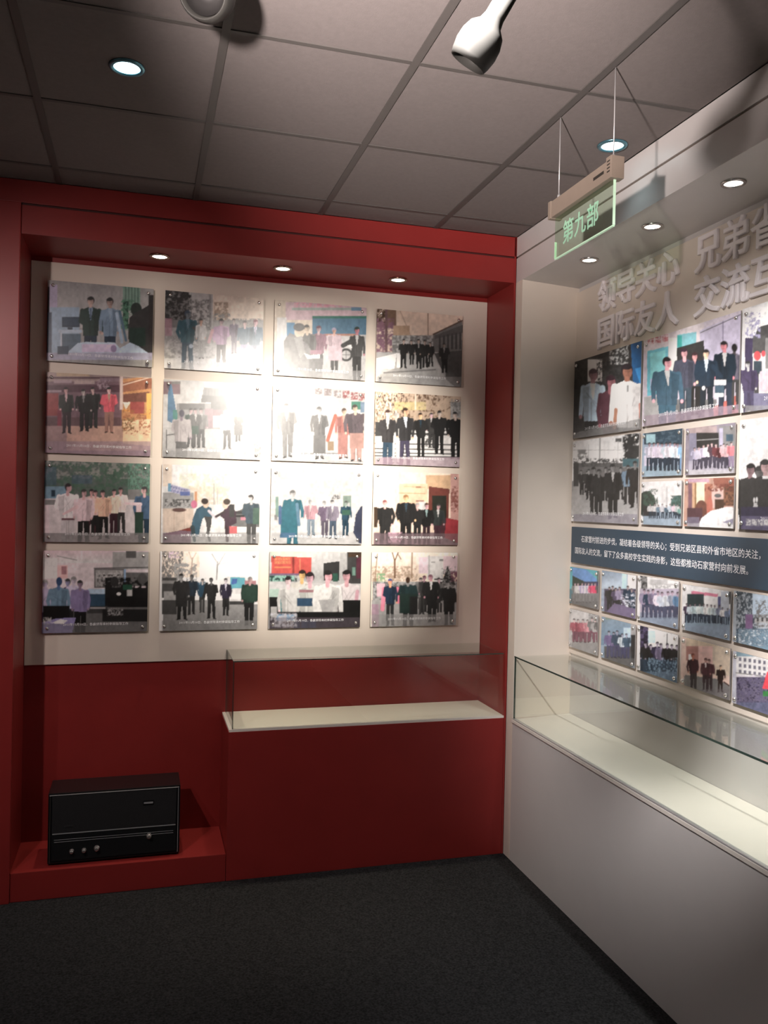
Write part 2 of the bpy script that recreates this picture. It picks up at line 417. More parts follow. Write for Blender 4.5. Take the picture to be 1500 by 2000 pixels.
# ------------------------------------------------------------------ old radio
RY = .045
rl, rr = px(92, 1690, 1, RY), px(350, 1667, 1, RY)
x0, x1, zb, zt = rl[0], rr[0], .1325, .1325+.334
rd = tag(empty('table_radio', ((x0+x1)/2, RY+.1, zb)), 'old black table radio with silver trim on the red step', 'radio')
box('cabinet', (x0, RY, zb+.008), (x1, RY+.2, zt), M['black'], rd, .004)
for fx in (x0+.05, x1-.05):
    for fy in (RY+.03, RY+.17):
        lathe('foot', [(.014, 0), (.016, .0085)], M['slot'], rd, (fx, fy, zb), seg=16)
F = RY-.001
gr = box('grille_cloth', (x0+.018, F-.002, zb+.150), (x1-.018, F, zt-.014), M['cloth'], rd)
dl = box('dial_panel', (x0+.018, F-.003, zb+.022), (x1-.018, F, zb+.143), M['dial'], rd)
def strip(name, a, b, m=M['silver'], parent=rd): return box(name, (a[0], F-.0045, a[1]), (b[0], F-.0005, b[1]), m, parent)
strip('trim_strip', (x0+.006, zt-.010), (x1-.006, zt-.0075))
strip('trim_strip', (x1-.0105, zb+.016), (x1-.008, zt-.012))
strip('trim_strip', (x0+.008, zb+.016), (x0+.0105, zt-.012), M['slot'])
strip('trim_strip', (x0+.020, zb+.1445), (x1-.020, zb+.1480))
strip('trim_strip', (x0+.014, zb+.014), (x1-.014, zb+.0165), M['black'])
for dz in (.118, .108): box('tuning_line', (x0+.028, F-.0042, zb+dz), (x1-.03, F-.0032, zb+dz+.0018), M['silver'], dl)
def knob(u, v, r):
    p = px(u, v, 1, F-.003)
    lathe('knob', [(r*1.25, 0), (r*1.25, .004), (r, .005), (r*.94, .016), (r*.8, .018), (0, .018)], M['chrome'], rd, (p[0], F-.003, p[2]), (0, -1, 0), 24)
for u, v, r in ((140, 1662, .0085), (164, 1660, .0085), (189, 1656, .0105), (291, 1632, .0105)): knob(u, v, r)
p = px(290, 1567, 1, F); box('badge', (p[0]-.024, F-.005, p[2]-.010), (p[0]+.024, F-.002, p[2]+.010), M['black'], rd, .001)
box('badge_plate', (p[0]-.021, F-.0062, p[2]-.004), (p[0]+.021, F-.0048, p[2]+.004), M['silver'], rd)
p = px(134, 1613, 1, F); box('maker_plate', (p[0]-.020, F-.0045, p[2]-.0035), (p[0]+.020, F-.002, p[2]+.0035), mat('worn_plate', (.10, .10, .10), rough=.4, metal=.8), rd)
# ------------------------------------------------------------------ photo prints
# every print is flat: its colours are laid on a fine grid as a colour attribute
rng = np.random.default_rng(7)
_N = rng.random((256, 256))
def vnoise(x, y):
    x, y = np.asarray(x)+4000., np.asarray(y)+4000.
    xi, yi = np.floor(x).astype(int), np.floor(y).astype(int); fx, fy = x-xi, y-yi
    fx, fy = fx*fx*(3-2*fx), fy*fy*(3-2*fy)
    g = lambda a, b: _N[a % 256, b % 256]
    return (g(xi, yi)*(1-fx)+g(xi+1, yi)*fx)*(1-fy)+(g(xi, yi+1)*(1-fx)+g(xi+1, yi+1)*fx)*fy

def C3(c):
    if isinstance(c, (int, float)): c = (c, c, c)
    return np.array(lin(c))

class Print:
    """canvas in photograph pixels; colours as seen there, divided by the light that falls on the print"""
    def __init__(s, X, Y, gain):
        s.X, s.Y, s.g = X, Y, gain
        s.a = np.full(X.shape+(3,), .5)
    def put(s, cov, c):
        cov = np.clip(cov, 0, 1)[..., None]
        s.a = s.a*(1-cov)+cov*C3(c)
        return s
    def bg(s, c): s.a[:] = C3(c); return s
    def R(s, x0, y0, x1, y1, c, o=1., sl=0.):
        y = s.Y-sl*(s.X-x0)
        m = np.minimum(np.minimum(s.X-x0, x1-s.X), np.minimum(y-y0, y1-y))+.5
        return s.put(np.clip(m, 0, 1)*o, c)
    def V(s, y0, c0, y1, c1, x0=-1e4, x1=1e4, o=1.):
        """vertical blend between two colours"""
        t = np.clip((s.Y-y0)/(y1-y0), 0, 1)[..., None]
        m = (np.clip(np.minimum(s.X-x0, x1-s.X)+.5, 0, 1)*((s.Y >= y0) & (s.Y <= y1))*o)[..., None]
        s.a = s.a*(1-m)+m*(C3(c0)*(1-t)+C3(c1)*t); return s
    def E(s, x, y, rx, ry, c, o=1., ymax=None):
        d = np.sqrt(((s.X-x)/rx)**2+((s.Y-y)/ry)**2)
        m = np.clip((1-d)*min(rx, ry)+.5, 0, 1)
        if ymax is not None: m = m*np.clip(ymax-s.Y+.5, 0, 1)
        return s.put(m*o, c)
    def L(s, x0, y0, x1, y1, w, c, w1=None, o=1.):
        dx, dy = x1-x0, y1-y0; n = dx*dx+dy*dy+1e-9
        t = np.clip(((s.X-x0)*dx+(s.Y-y0)*dy)/n, 0, 1)
        d = np.hypot(s.X-x0-t*dx, s.Y-y0-t*dy)
        ww = w if w1 is None else w+(w1-w)*t
        return s.put(np.clip(ww/2-d+.5, 0, 1)*o, c)
    def PO(s, pts, c, o=1.):
        ins = np.zeros(s.X.shape, bool); n = len(pts)
        for i in range(n):
            (xa, ya), (xb, yb) = pts[i], pts[(i+1) % n]
            if ya == yb: continue
            cr = ((s.Y < ya) != (s.Y < yb)) & (s.X < (xb-xa)*(s.Y-ya)/(yb-ya)+xa)
            ins ^= cr
        return s.put(ins*o, c)
    def N(s, x0, y0, x1, y1, c, sc=5., th=.5, soft=.15, o=1., seed=0., sx=1.):
        """blotchy foliage or clutter"""
        sc = sc*.78; soft = soft*1.7
        n = .55*vnoise(s.X/sc*sx+seed*17.3, s.Y/sc+seed*9.1)+.45*vnoise(s.X/sc*2.3*sx+seed, s.Y/sc*2.3)
        m = np.clip((n-th)/soft+.5, 0, 1)*np.clip(np.minimum(np.minimum(s.X-x0, x1-s.X), np.minimum(s.Y-y0, y1-s.Y))/2+.5, 0, 1)
        return s.put(m*o, c)
    def T(s, x0, y0, x1, y1, n, c, sl=0., o=.9, seed=1):
        """row of written marks too small to read"""
        w = (x1-x0)/n; h = y1-y0
        for i in range(n):
            xx = x0+w*(i+.08); yy = y0+sl*(xx-x0)
            s.N(xx, yy, xx+w*.84, yy+h, c, max(1.2, h*.25), .42, .2, o, seed+i*.7)
        return s
    def person(s, x, y0, y1, top=45, leg=None, skin=(190, 150, 130), hair=40, w=1., v=None, face=0, tie=None, arms=True, back=False):
        rd_ = np.random.default_rng(int(x*31+y0*17) % 100003)
        u = lambda a, b: a+(b-a)*rd_.random()
        w = (1+(w-1)*.5)*u(.88, 1.06); h = y1-y0; leg = top if leg is None else leg
        hw, hh = h*.045, h*.063
        sh, hp = h*.118*w, h*.082*w
        ln = u(-.012, .012)*h                      # lean of the upper body
        xs, xh = x+ln, x-ln*.6
        ys, yh = y0+h*.170, y0+h*.50
        st, dl_ = u(.7, 1.25)*hp, u(-.02, .02)*h   # stance
        for sg in (-1, 1):
            yf = y1+(dl_ if sg > 0 else -dl_)*.5
            s.PO([(xh+sg*hp*1.0, yh-2), (xh-sg*hp*.06, yh-2), (xh+sg*hp*.02, yh+h*.10), (xh+sg*(st*.62-hp*.36), yf), (xh+sg*(st*.62+hp*.34), yf), (xh+sg*hp*.98, yh+h*.2)], leg)
            s.PO([(xh+sg*hp*.2, yh+h*.05), (xh+sg*hp*.02, yh+h*.10), (xh+sg*(st*.62-hp*.36), yf), (xh+sg*(st*.62-hp*.1), yf)], 8, .25)
            s.L(xh+sg*st*.6, yf-h*.010, xh+sg*st*.95, yf, h*.028, 30)
        if arms:
            for sg in (-1, 1):
                bend = rd_.random()
                ex, ey = xs+sg*sh*u(1.05, 1.22), y0+h*u(.335, .365)
                if bend < .3: hx, hy = xs+sg*sh*u(.2, .6), y0+h*u(.38, .43)
                else: hx, hy = xs+sg*sh*u(.9, 1.2), y0+h*u(.465, .50)
                s.L(xs+sg*sh*.90, ys+h*.028, ex, ey, h*.058*w, top, h*.048*w)
                s.L(ex, ey, hx, hy, h*.048*w, top, h*.040*w)
                s.E(hx, hy+h*.016, h*.017, h*.022, skin)
        s.PO([(xs-hw*.6, ys-h*.024), (xs+hw*.6, ys-h*.024), (xs+sh*.7, ys+h*.002), (xs+sh, ys+h*.032), (xs+sh*.92, y0+h*.34), (xh+hp*1.12, yh+h*.045), (xh-hp*1.12, yh+h*.045), (xs-sh*.92, y0+h*.34), (xs-sh, ys+h*.032), (xs-sh*.7, ys+h*.002)], top)
        s.L(xs, y0+h*.10, xs, ys, hw*1.0, skin)
        if v is not None and not back:
            s.PO([(xs-hw*.7, ys-h*.016), (xs+hw*.7, ys-h*.016), (xs+hw*.1+face*hw*.3, y0+h*.33), (xs-hw*.1+face*hw*.3, y0+h*.33)], v)
            if tie is not None: s.L(xs, ys, xs, y0+h*.31, h*.014, tie)
        sd = 1 if rd_.random() < .6 else -1        # shaded side and folds
        s.PO([(xs+sd*sh*.35, ys+h*.01), (xs+sd*sh, ys+h*.03), (xs+sd*sh*.94, y0+h*.34), (xh+sd*hp*1.1, yh+h*.045), (xh+sd*hp*.5, yh+h*.045)], 10, .32)
        s.L(xh-hp*.1, y0+h*.35, xh-hp*.1, yh+h*.04, h*.012, 10, o=.35)
        for k in range(3): s.L(xs+u(-.8, .8)*sh, y0+h*u(.22, .3), xs+u(-.8, .8)*sh, y0+h*u(.36, .5), h*.010, 8, o=.25)
        xk = xs+ln*.6+u(-.12, .12)*hw
        if back: s.E(xk, y0+hh, hw, hh, hair)
        else:
            if face == 0: face = u(-.35, .35)
            s.E(xk, y0+hh*.86, hw*1.10, hh*.90, hair)
            s.E(xk+face*hw*.35, y0+hh*1.16, hw*.86, hh*.86, skin)
            s.E(xk-hw*.15+face*hw*.2, y0+hh*.50, hw*.95, hh*.36, hair)
            s.E(xk+sd*hw*.5, y0+hh*1.2, hw*.42, hh*.7, 20, .28)
            if h > 60:
                s.E(xk+face*hw*.3, y0+hh*1.05, hw*.62, hh*.13, 30, .30); s.E(xk+face*hw*.3, y0+hh*1.62, hw*.36, hh*.09, 40, .28); s.E(xk+hw*.08+face*hw*.3, y0+hh*1.3, hw*.16, hh*.2, 40, .16)
        return s
    def row(s, spec, y0, y1, legs=40, skin=(200, 165, 150), hair=45, w=1.1):
        """line of small standing figures: (x, top colour[, dy])"""
        for q in spec:
            dy = q[2] if len(q) > 2 else 0
            s.person(q[0], y0+dy, y1+dy*.4, q[1], q[3] if len(q) > 3 else legs, skin, hair, w)
        return s
    def done(s):
        a = s.a
        p = np.pad(a, ((1, 1), (1, 1), (0, 0)), 'edge')
        a = .5*a+.5*(p[:-2, 1:-1]+p[2:, 1:-1]+p[1:-1, :-2]+p[1:-1, 2:])/4
        lum = a.mean(-1, keepdims=True); a = lum+(a-lum)*.85
        gr = .10*(vnoise(s.X*.9, s.Y*.9)-.5)+.24*(vnoise(s.X/4.2, s.Y/5.5)-.5)+.22*(vnoise(s.X/13+50, s.Y/15)-.5)
        return np.clip(a/s.g*(1+gr[..., None]), .003, .86)

def grid_print(origin, ux, uz, wid, hei, nx, ny, paint, gain):
    gx_, gz_ = np.meshgrid(np.linspace(0, wid, nx+1), np.linspace(0, hei, ny+1))
    W = np.array(origin)[None, None]+gx_[..., None]*np.array(ux)-gz_[..., None]*np.array([0, 0, 1.])
    X, Y = pix(W.reshape(-1, 3)); X, Y = X.reshape(gx_.shape), Y.reshape(gx_.shape)
    P = Print(X, Y, gain); paint(P); A = P.done()
    co = (W-np.array(origin)).reshape(-1, 3)
    me = bpy.data.meshes.new('print')
    n = (nx+1)*(ny+1); me.vertices.add(n); me.vertices.foreach_set('co', co.astype(np.float32).ravel())
    i = np.arange(ny)[:, None]*(nx+1)+np.arange(nx)[None]
    q = np.stack([i+nx+1, i+nx+2, i+1, i], -1).reshape(-1, 4)
    me.loops.add(q.size); me.loops.foreach_set('vertex_index', q.astype(np.int32).ravel())
    me.polygons.add(len(q)); me.polygons.foreach_set('loop_start', (np.arange(len(q))*4).astype(np.int32))
    me.update(calc_edges=True); me.validate()
    at = me.color_attributes.new('print', 'FLOAT_COLOR', 'POINT')
    rgba = np.ones((n, 4), np.float32); rgba[:, :3] = A.reshape(-1, 3)
    at.data.foreach_set('color', rgba.ravel())
    return me

_scr = {}
def screw_mesh(ax):
    if ax not in _scr:
        o = lathe('screw', [(.0085, 0), (.0085, .004), (.0062, .0075), (.003, .0088), (0, .009)], M['chrome'], None, (0, 0, 0), ax, 12)
        _scr[ax] = o.data; bpy.data.objects.remove(o)
    return _scr[ax]

CAP = '2011年11月10日，各级领导来村参观指导工作'
def photo(wall, a, b, zt, zb, label, group, paint, gain, caption=True, step=1.12, cap_rgb=None):
    """wall 'back': a..b along x; wall 'right': a..b along -y"""
    TH, STAND = .006, .012
    if wall == 'back':
        y = DEP-STAND; ux = (1, 0, 0); nrm = (0, -1, 0)
        ctr = ((a+b)/2, y, zb); org = (a, y-TH-.0004, zt)
        lo, hi = (a, y-TH, zb), (b, y, zt)
    else:
        x = DEP-STAND; ux = (0, -1, 0); nrm = (-1, 0, 0)
        ctr = (x, (a+b)/2, zb); org = (x-TH-.0004, a, zt)
        lo, hi = (x-TH, b, zb), (x, a, zt)
    wid, hei = abs(b-a), zt-zb
    t = tag(empty('photo_panel', ctr), label, 'photograph', group)
    box('plate', lo, hi, M['backing'], t)
    U, Vv = pix([org, np.array(org)+np.array(ux)*wid, np.array(org)-np.array([0, 0, hei])])
    nx = int(max(24, min(230, abs(U[1]-U[0])/step))); ny = int(max(24, min(180, abs(Vv[2]-Vv[0])/step)))
    link('print', grid_print(org, ux, None, wid, hei, nx, ny, paint, gain), M['print'], t, rel(t, org))
    m = min(.024, wid*.055)
    for sx_ in (m, wid-m):
        for sz in (m, hei-m):
            p = np.array(org)+np.array(ux)*sx_-np.array([0, 0, sz])
            link('screw', screw_mesh(nrm), M['chrome'], t, rel(t, p))
    if caption:
        size = .0155*wid/.5 if wid > .45 else .0095
        me = text_mesh(CAP, size, 0, 0, 1, 1.)
        cw = max(v.co.x for v in me.vertices)
        p = np.array(org)+np.array(ux)*(wid-cw)*.52-np.array([0, 0, hei-.035*hei/.4])+np.array(nrm)*.0005
        o = link('caption', me, M['ink'], t, rel(t, p)); o.rotation_euler = ROT_BACK if wall == 'back' else ROT_RIGHT
    return t
SK = (205, 165, 145)
def r1c1(p):
    p.bg(122).V(546, 112, 640, 140)
    p.R(88, 560, 97, 720, (38, 32, 38)).R(97, 556, 112, 610, (135, 128, 152)).R(97, 600, 155, 700, (112, 134, 152)).R(92, 610, 101, 690, (40, 55, 72))
    p.R(240, 558, 274, 604, (92, 120, 108))
    for i in range(5): p.R(244+i*6, 556, 247+i*6, 602, (70, 92, 84))
    p.R(240, 588, 251, 642, (26, 52, 42)).N(236, 585, 262, 645, (60, 100, 80), 5)
    p.R(121, 619, 156, 639, (30, 46, 60)).R(123, 621, 154, 636, (38, 56, 72)).R(132, 639, 142, 644, (40, 52, 64)).R(114, 644, 160, 650, (132, 148, 162)).R(119, 652, 158, 690, (62, 82, 96)).R(118, 650, 121, 690, (150, 160, 170))
    p.person(177, 579, 720, (27, 47, 42), (22, 38, 52), (150, 128, 120), 32, 1.18, (98, 118, 138), 0, (40, 60, 80))
    p.person(215, 581, 720, (86, 108, 128), (24, 40, 56), (128, 108, 100), 36, 1.12, (104, 124, 142))
    p.L(228, 612, 238, 668, 6, (120, 140, 158)).L(234, 608, 246, 665, 5, (60, 84, 100))
    p.E(266, 604, 11, 13, (30, 40, 36)).PO([(252, 622), (262, 612), (284, 600), (300, 590), (300, 700), (262, 690), (250, 660)], (40, 40, 40)).R(290, 576, 302, 700, (38, 36, 36)).R(252, 640, 284, 676, (26, 44, 38))
    p.PO([(130, 690), (152, 670), (166, 668), (224, 669), (234, 680), (254, 669), (270, 676), (290, 690), (290, 720), (100, 720)], (142, 160, 176))
    p.R(160, 672, 226, 688, (158, 148, 172)).E(222, 681, 6, 7, (110, 98, 128)).R(88, 689, 300, 706, (124, 122, 142), .85).R(88, 703, 300, 722, 112)
    p.R(112, 676, 134, 692, (36, 54, 70))
def r1c2(p):
    p.bg(168).R(320, 560, 520, 625, (226, 211, 196)).R(320, 560, 380, 640, 120).R(368, 562, 416, 640, 182).R(408, 575, 413, 640, 150)
    p.N(320, 560, 374, 625, 52, 7, .40, .2).N(368, 585, 412, 645, 118, 6, .5).N(418, 590, 446, 625, (170, 150, 132), 6, .45).N(416, 612, 450, 628, 140, 4, .5)
    p.R(320, 645, 520, 725, 178).V(645, 165, 725, 205).N(320, 640, 420, 700, 150, 8, .5).R(322, 622, 336, 656, (175, 130, 145), .7)
    p.N(448, 622, 520, 640, 150, 4, .5)
    p.person(366, 606, 722, (55, 92, 104), (62, 86, 102), (110, 120, 128), (60, 76, 92), 1.25, (90, 116, 132), 1).L(378, 640, 394, 655, 5, (70, 70, 70)).E(373, 676, 4, 4, (160, 175, 190))
    p.person(393, 622, 700, 200, 160, SK, 80, 1.1)
    p.person(457, 622, 690, (120, 112, 130), (120, 115, 130), (190, 180, 180), 110, 1.1)
    p.person(432, 622, 716, (176, 146, 176), (98, 96, 98), (190, 165, 170), 70, 1.2, (190, 160, 190)).L(415, 645, 408, 668, 6, (200, 160, 168))
    p.person(478, 626, 712, (106, 126, 142), (150, 150, 180), (215, 190, 190), 120, 1.3)
    p.person(498, 624, 716, (110, 130, 146), (128, 140, 160), (225, 190, 198), (150, 110, 120), 1.4, (215, 215, 235), 0, (100, 90, 120))
    p.R(320, 708, 520, 735, 190, .55)
def r1c3(p):
    p.bg((242, 228, 210)).R(558, 590, 720, 625, (234, 206, 216)).R(570, 601, 700, 606, (186, 202, 196)).R(686, 600, 706, 607, (120, 165, 195)).N(575, 591, 680, 600, (250, 180, 200), 4, .5).R(541, 620, 560, 740, 244)
    p.R(610, 618, 718, 656, (96, 142, 172)).R(610, 617, 718, 622, (70, 140, 125)).R(610, 654, 718, 702, 224).R(632, 652, 700, 656, (205, 150, 130))
    p.R(560, 630, 576, 660, (110, 165, 205))
    p.R(540, 700, 720, 745, 208)
    p.person(622, 636, 735, (165, 130, 145), 120, (225, 195, 200), (130, 95, 108), 1.2)
    p.person(600, 634, 745, 132, 140, (240, 222, 200), 110, 1.3)
    p.PO([(551, 735), (555, 665), (566, 650), (580, 656), (600, 672), (612, 690), (604, 700), (604, 740), (551, 740)], 156)
    p.E(585, 648, 10, 12, (246, 230, 208)).E(584, 639, 11, 8, 128).PO([(574, 660), (590, 656), (596, 690), (586, 700)], 178)
    p.R(606, 684, 628, 692, (190, 150, 165)).PO([(594, 690), (606, 694), (625, 692), (625, 703), (600, 700)], 248).R(608, 700, 630, 745, 140)
    p.E(676, 693, 13, 13, 72).E(676, 693, 8.5, 8.5, 205).L(676, 685, 676, 701, 1.4, 120).L(668, 693, 684, 693, 1.4, 120)
    p.person(653, 640, 726, (228, 204, 214), 92, (235, 185, 165), (188, 180, 210), 1.35).R(641, 676, 668, 704, (226, 202, 212))
    p.person(697, 638, 745, 82, 60, (215, 140, 155), (50, 70, 66), 1.25, 215).L(690, 664, 670, 675, 9, 70).PO([(677, 675), (687, 673), (687, 680)], 250)
    p.R(541, 724, 718, 748, 178, .55)
def r1c4(p):
    p.bg((182, 163, 147)).V(600, (178, 158, 142), 660, (190, 172, 156))
    p.N(735, 600, 760, 640, (66, 48, 34), 6, .42).R(754, 603, 774, 640, (104, 82, 66)).N(735, 622, 770, 712, (110, 78, 94), 7, .40).R(735, 688, 760, 755, 196).R(752, 600, 757, 715, (92, 68, 72))
    p.L(780, 604, 802, 655, 1.6, (150, 128, 110)).L(836, 610, 836, 655, 2.2, (120, 100, 84)).R(768, 636, 800, 658, (150, 126, 104))
    p.R(766, 655, 850, 690, 95).N(766, 655, 850, 690, 150, 7, .52)
    p.PO([(903, 626), (846, 652), (846, 692), (903, 700)], 92).PO([(905, 634), (850, 655), (850, 662), (905, 650)], 70).L(846, 653, 903, 626, 2.5, (72, 50, 34))
    for i in range(6): p.R(857+i*8, 656-i*1.5, 861+i*8, 682, 56)
    p.R(735, 688, 905, 770, 142).PO([(848, 690), (905, 684), (905, 770), (870, 740)], 62).PO([(735, 700), (775, 690), (770, 720), (735, 735)], 208).R(775, 690, 782, 718, 205)
    p.V(720, 130, 760, 118, 740, 870, .8).L(750, 728, 850, 722, 3, 92)
    for x, y0, y1 in ((804, 664, 712), (818, 662, 720), (841, 668, 716), (830, 664, 718), (788, 662, 719)): p.person(x, y0, y1, 32, 26, (160, 140, 130), 40, 1.45, 130 if x == 818 else None)
    p.person(868, 670, 728, 34, 24, (120, 108, 100), 36, 1.45, 120)
    p.R(735, 736, 905, 762, 122, .5)
def r2c1(p):
    p.bg((108, 84, 94)).R(88, 720, 305, 745, (140, 122, 118)).R(110, 724, 175, 735, (158, 138, 112))
    p.R(88, 736, 236, 740, (82, 58, 66)).R(105, 742, 140, 748, (150, 130, 138)).R(145, 743, 185, 750, (160, 142, 140)).R(88, 752, 236, 766, (80, 56, 66)).R(88, 762, 120, 766, (150, 130, 140)).R(195, 738, 235, 745, (120, 100, 110)).N(190, 742, 215, 760, (150, 130, 140), 4, .5)
    p.R(90, 768, 114, 812, (138, 62, 62)).R(88, 815, 235, 840, (92, 70, 74)).R(112, 800, 120, 840, (120, 50, 66))
    p.R(88, 832, 305, 880, (172, 138, 124)).R(88, 832, 130, 880, (130, 108, 112), .8)
    p.PO([(238, 740), (305, 735), (305, 845), (238, 835)], (178, 128, 84)).PO([(238, 748), (300, 734), (300, 758), (240, 766)], (142, 92, 70)).PO([(240, 770), (292, 765), (288, 785), (240, 790)], (110, 72, 62)).L(240, 752, 300, 735, 2, (205, 180, 160)).L(240, 800, 300, 812, 4, (205, 145, 70)).PO([(240, 786), (256, 785), (246, 800)], (225, 205, 185)).R(254, 785, 282, 808, (150, 72, 68)).R(286, 768, 300, 830, (222, 160, 72)).PO([(240, 822), (300, 818), (300, 872), (240, 866)], (222, 186, 148)).N(238, 815, 262, 842, (120, 96, 62), 4, .5).N(240, 800, 300, 850, (150, 92, 60), 5, .62)
    p.R(234, 734, 240, 800, (196, 176, 170))
    p.person(130, 756, 846, (44, 50, 47), (48, 40, 44), (205, 160, 160), 34, 1.4, (190, 160, 165))
    p.person(182, 756, 836, (46, 50, 48), (44, 46, 45), (195, 165, 160), 44, 1.5)
    p.person(164, 760, 842, (40, 42, 41), (38, 38, 38), (175, 165, 160), 44, 1.6, 120)
    p.person(213, 756, 845, (208, 84, 100), (138, 102, 92), (232, 178, 180), (36, 48, 44), 1.4, (160, 140, 118))
    p.R(85, 862, 305, 892, (138, 118, 130), .75)
def r2c2(p):
    p.bg(250).V(738, 232, 800, 250, 318, 400).R(318, 835, 430, 900, 206).V(838, 214, 895, 180, 318, 400).R(318, 835, 520, 880, 236, .6)
    p.R(318, 745, 352, 770, (160, 130, 140)).R(335, 745, 353, 750, 150)
    p.R(345, 788, 505, 838, 172).R(350, 788, 400, 800, 120).R(448, 793, 498, 838, 196).R(452, 790, 498, 797, 165)
    p.PO([(398, 756), (448, 760), (453, 784), (394, 784)], 142).PO([(394, 772), (454, 774), (456, 787), (393, 786)], 108).R(412, 786, 442, 802, 105).R(400, 798, 416, 836, (178, 146, 156)).R(416, 800, 436, 820, (160, 120, 132)).R(416, 812, 436, 835, (246, 226, 234))
    for i in range(9): p.L(402+i*6, 760, 400+i*6.3, 784, .8, 110)
    p.PO([(331, 750), (335, 750), (347, 818), (336, 826), (327, 822), (328, 770)], (96, 152, 196)).PO([(338, 800), (346, 800), (347, 822), (338, 826)], (70, 160, 150))
    p.N(498, 752, 516, 772, (235, 205, 212), 5, .4).E(508, 803, 7, 10, 150).N(496, 860, 514, 894, 170, 4, .5)
    for x, c in ((372, (60, 92, 80)), (393, 150), (383, 110)): p.person(x, 797, 874, c, 90, (230, 195, 200), 70, 1.3, 220)
    p.R(374, 832, 388, 848, (60, 96, 82))
    p.person(465, 803, 862, 128, 110, 235, 110, 1.4).R(457, 830, 474, 850, 122)
    p.person(443, 796, 877, 252, 110, (238, 205, 212), 120, 1.45).L(436, 820, 432, 835, 5, 250)
    p.person(354, 800, 915, (212, 204, 206), 110, (150, 130, 150), (74, 68, 92), 1.25, back=True).R(346, 868, 366, 892, 110)
    p.L(325, 850, 340, 848, 2, 90).L(325, 840, 325, 890, 2, 110)
    p.R(318, 876, 515, 900, 205, .45)
def r2c3(p):
    p.bg(252).R(535, 750, 716, 785, 246)
    for i, (x, y) in enumerate(((550, 757), (571, 757), (593, 760), (622, 762), (640, 765), (659, 769), (676, 770), (692, 773), (707, 775))):
        c = (226, 222, 222) if i < 3 else ((176, 160, 160) if i < 6 else (190, 110, 110))
        p.N(x-7, y-7, x+7, y+8, c, 3.4, .40, .15, 1, i*2.3)
    p.R(535, 870, 716, 910, 246).L(590, 886, 660, 886, 3, 170).L(540, 900, 715, 902, 1.5, 190)
    p.R(590, 832, 600, 862, 220).R(686, 784, 706, 800, (80, 160, 135)).R(704, 785, 716, 806, (140, 170, 200))
    p.person(561, 787, 893, 158, 152, 244, 120, 1.45, 252)
    p.person(624, 794, 896, 144, 135, 246, 130, 1.2, 240).R(612, 850, 636, 886, 140)
    p.person(671, 797, 895, (222, 136, 126), (206, 150, 140), (248, 222, 190), (120, 92, 76), 1.35, (240, 200, 180)).R(660, 845, 678, 888, (218, 150, 140))
    p.person(695, 790, 900, (118, 104, 112), (226, 180, 170), (252, 228, 200), (86, 74, 66), 1.7).R(683, 846, 714, 876, (224, 172, 160))
    p.L(655, 812, 640, 860, 7, (225, 120, 90)).R(640, 862, 652, 880, (190, 160, 125))
def r2c4(p):
    p.bg((176, 152, 132)).V(760, (196, 172, 150), 830, (164, 142, 122)).N(733, 762, 800, 832, (84, 66, 56), 6, .56, .1, sx=2).N(733, 764, 775, 830, (230, 212, 192), 4, .62, .1, sx=2.2).N(790, 768, 880, 815, (108, 84, 66), 7, .60, .1).N(770, 785, 832, 801, (186, 170, 120), 5, .3, .3).R(810, 764, 813, 800, (224, 204, 184)).R(880, 785, 900, 815, 110).N(880, 780, 900, 820, 150, 4, .5)
    p.R(733, 830, 900, 920, 214)
    for y in (838, 846, 866, 876, 884, 890): p.L(733, y, 900, y+3, 2.6 if y != 846 else 4, 70)
    p.R(733, 824, 765, 852, 62).E(742, 866, 8, 9, 244)
    p.person(843, 806, 875, 60, 50, (215, 175, 185), 60, 1.4, 200)
    p.N(830, 845, 850, 875, 60, 4, .5)
    p.person(773, 806, 905, 206, 198, (205, 190, 180), 160, 1.0)
    p.person(757, 800, 918, (58, 56, 58), (44, 70, 90), (240, 210, 200), (70, 50, 45), 1.15, 196)
    p.person(791, 796, 915, (48, 48, 50), (60, 56, 78), (226, 176, 140), (62, 46, 36), 1.3, (220, 230, 245), 1)
    p.person(822, 806, 893, 36, 30, (232, 185, 140), (48, 36, 30), 1.4, (36, 56, 70))
    p.person(858, 802, 887, 30, 26, (195, 180, 170), 30, 1.5)
    p.person(890, 804, 896, 20, 22, (190, 170, 160), 24, 1.6).R(876, 826, 900, 848, 20)
    p.R(733, 893, 900, 915, (152, 128, 142), .8)
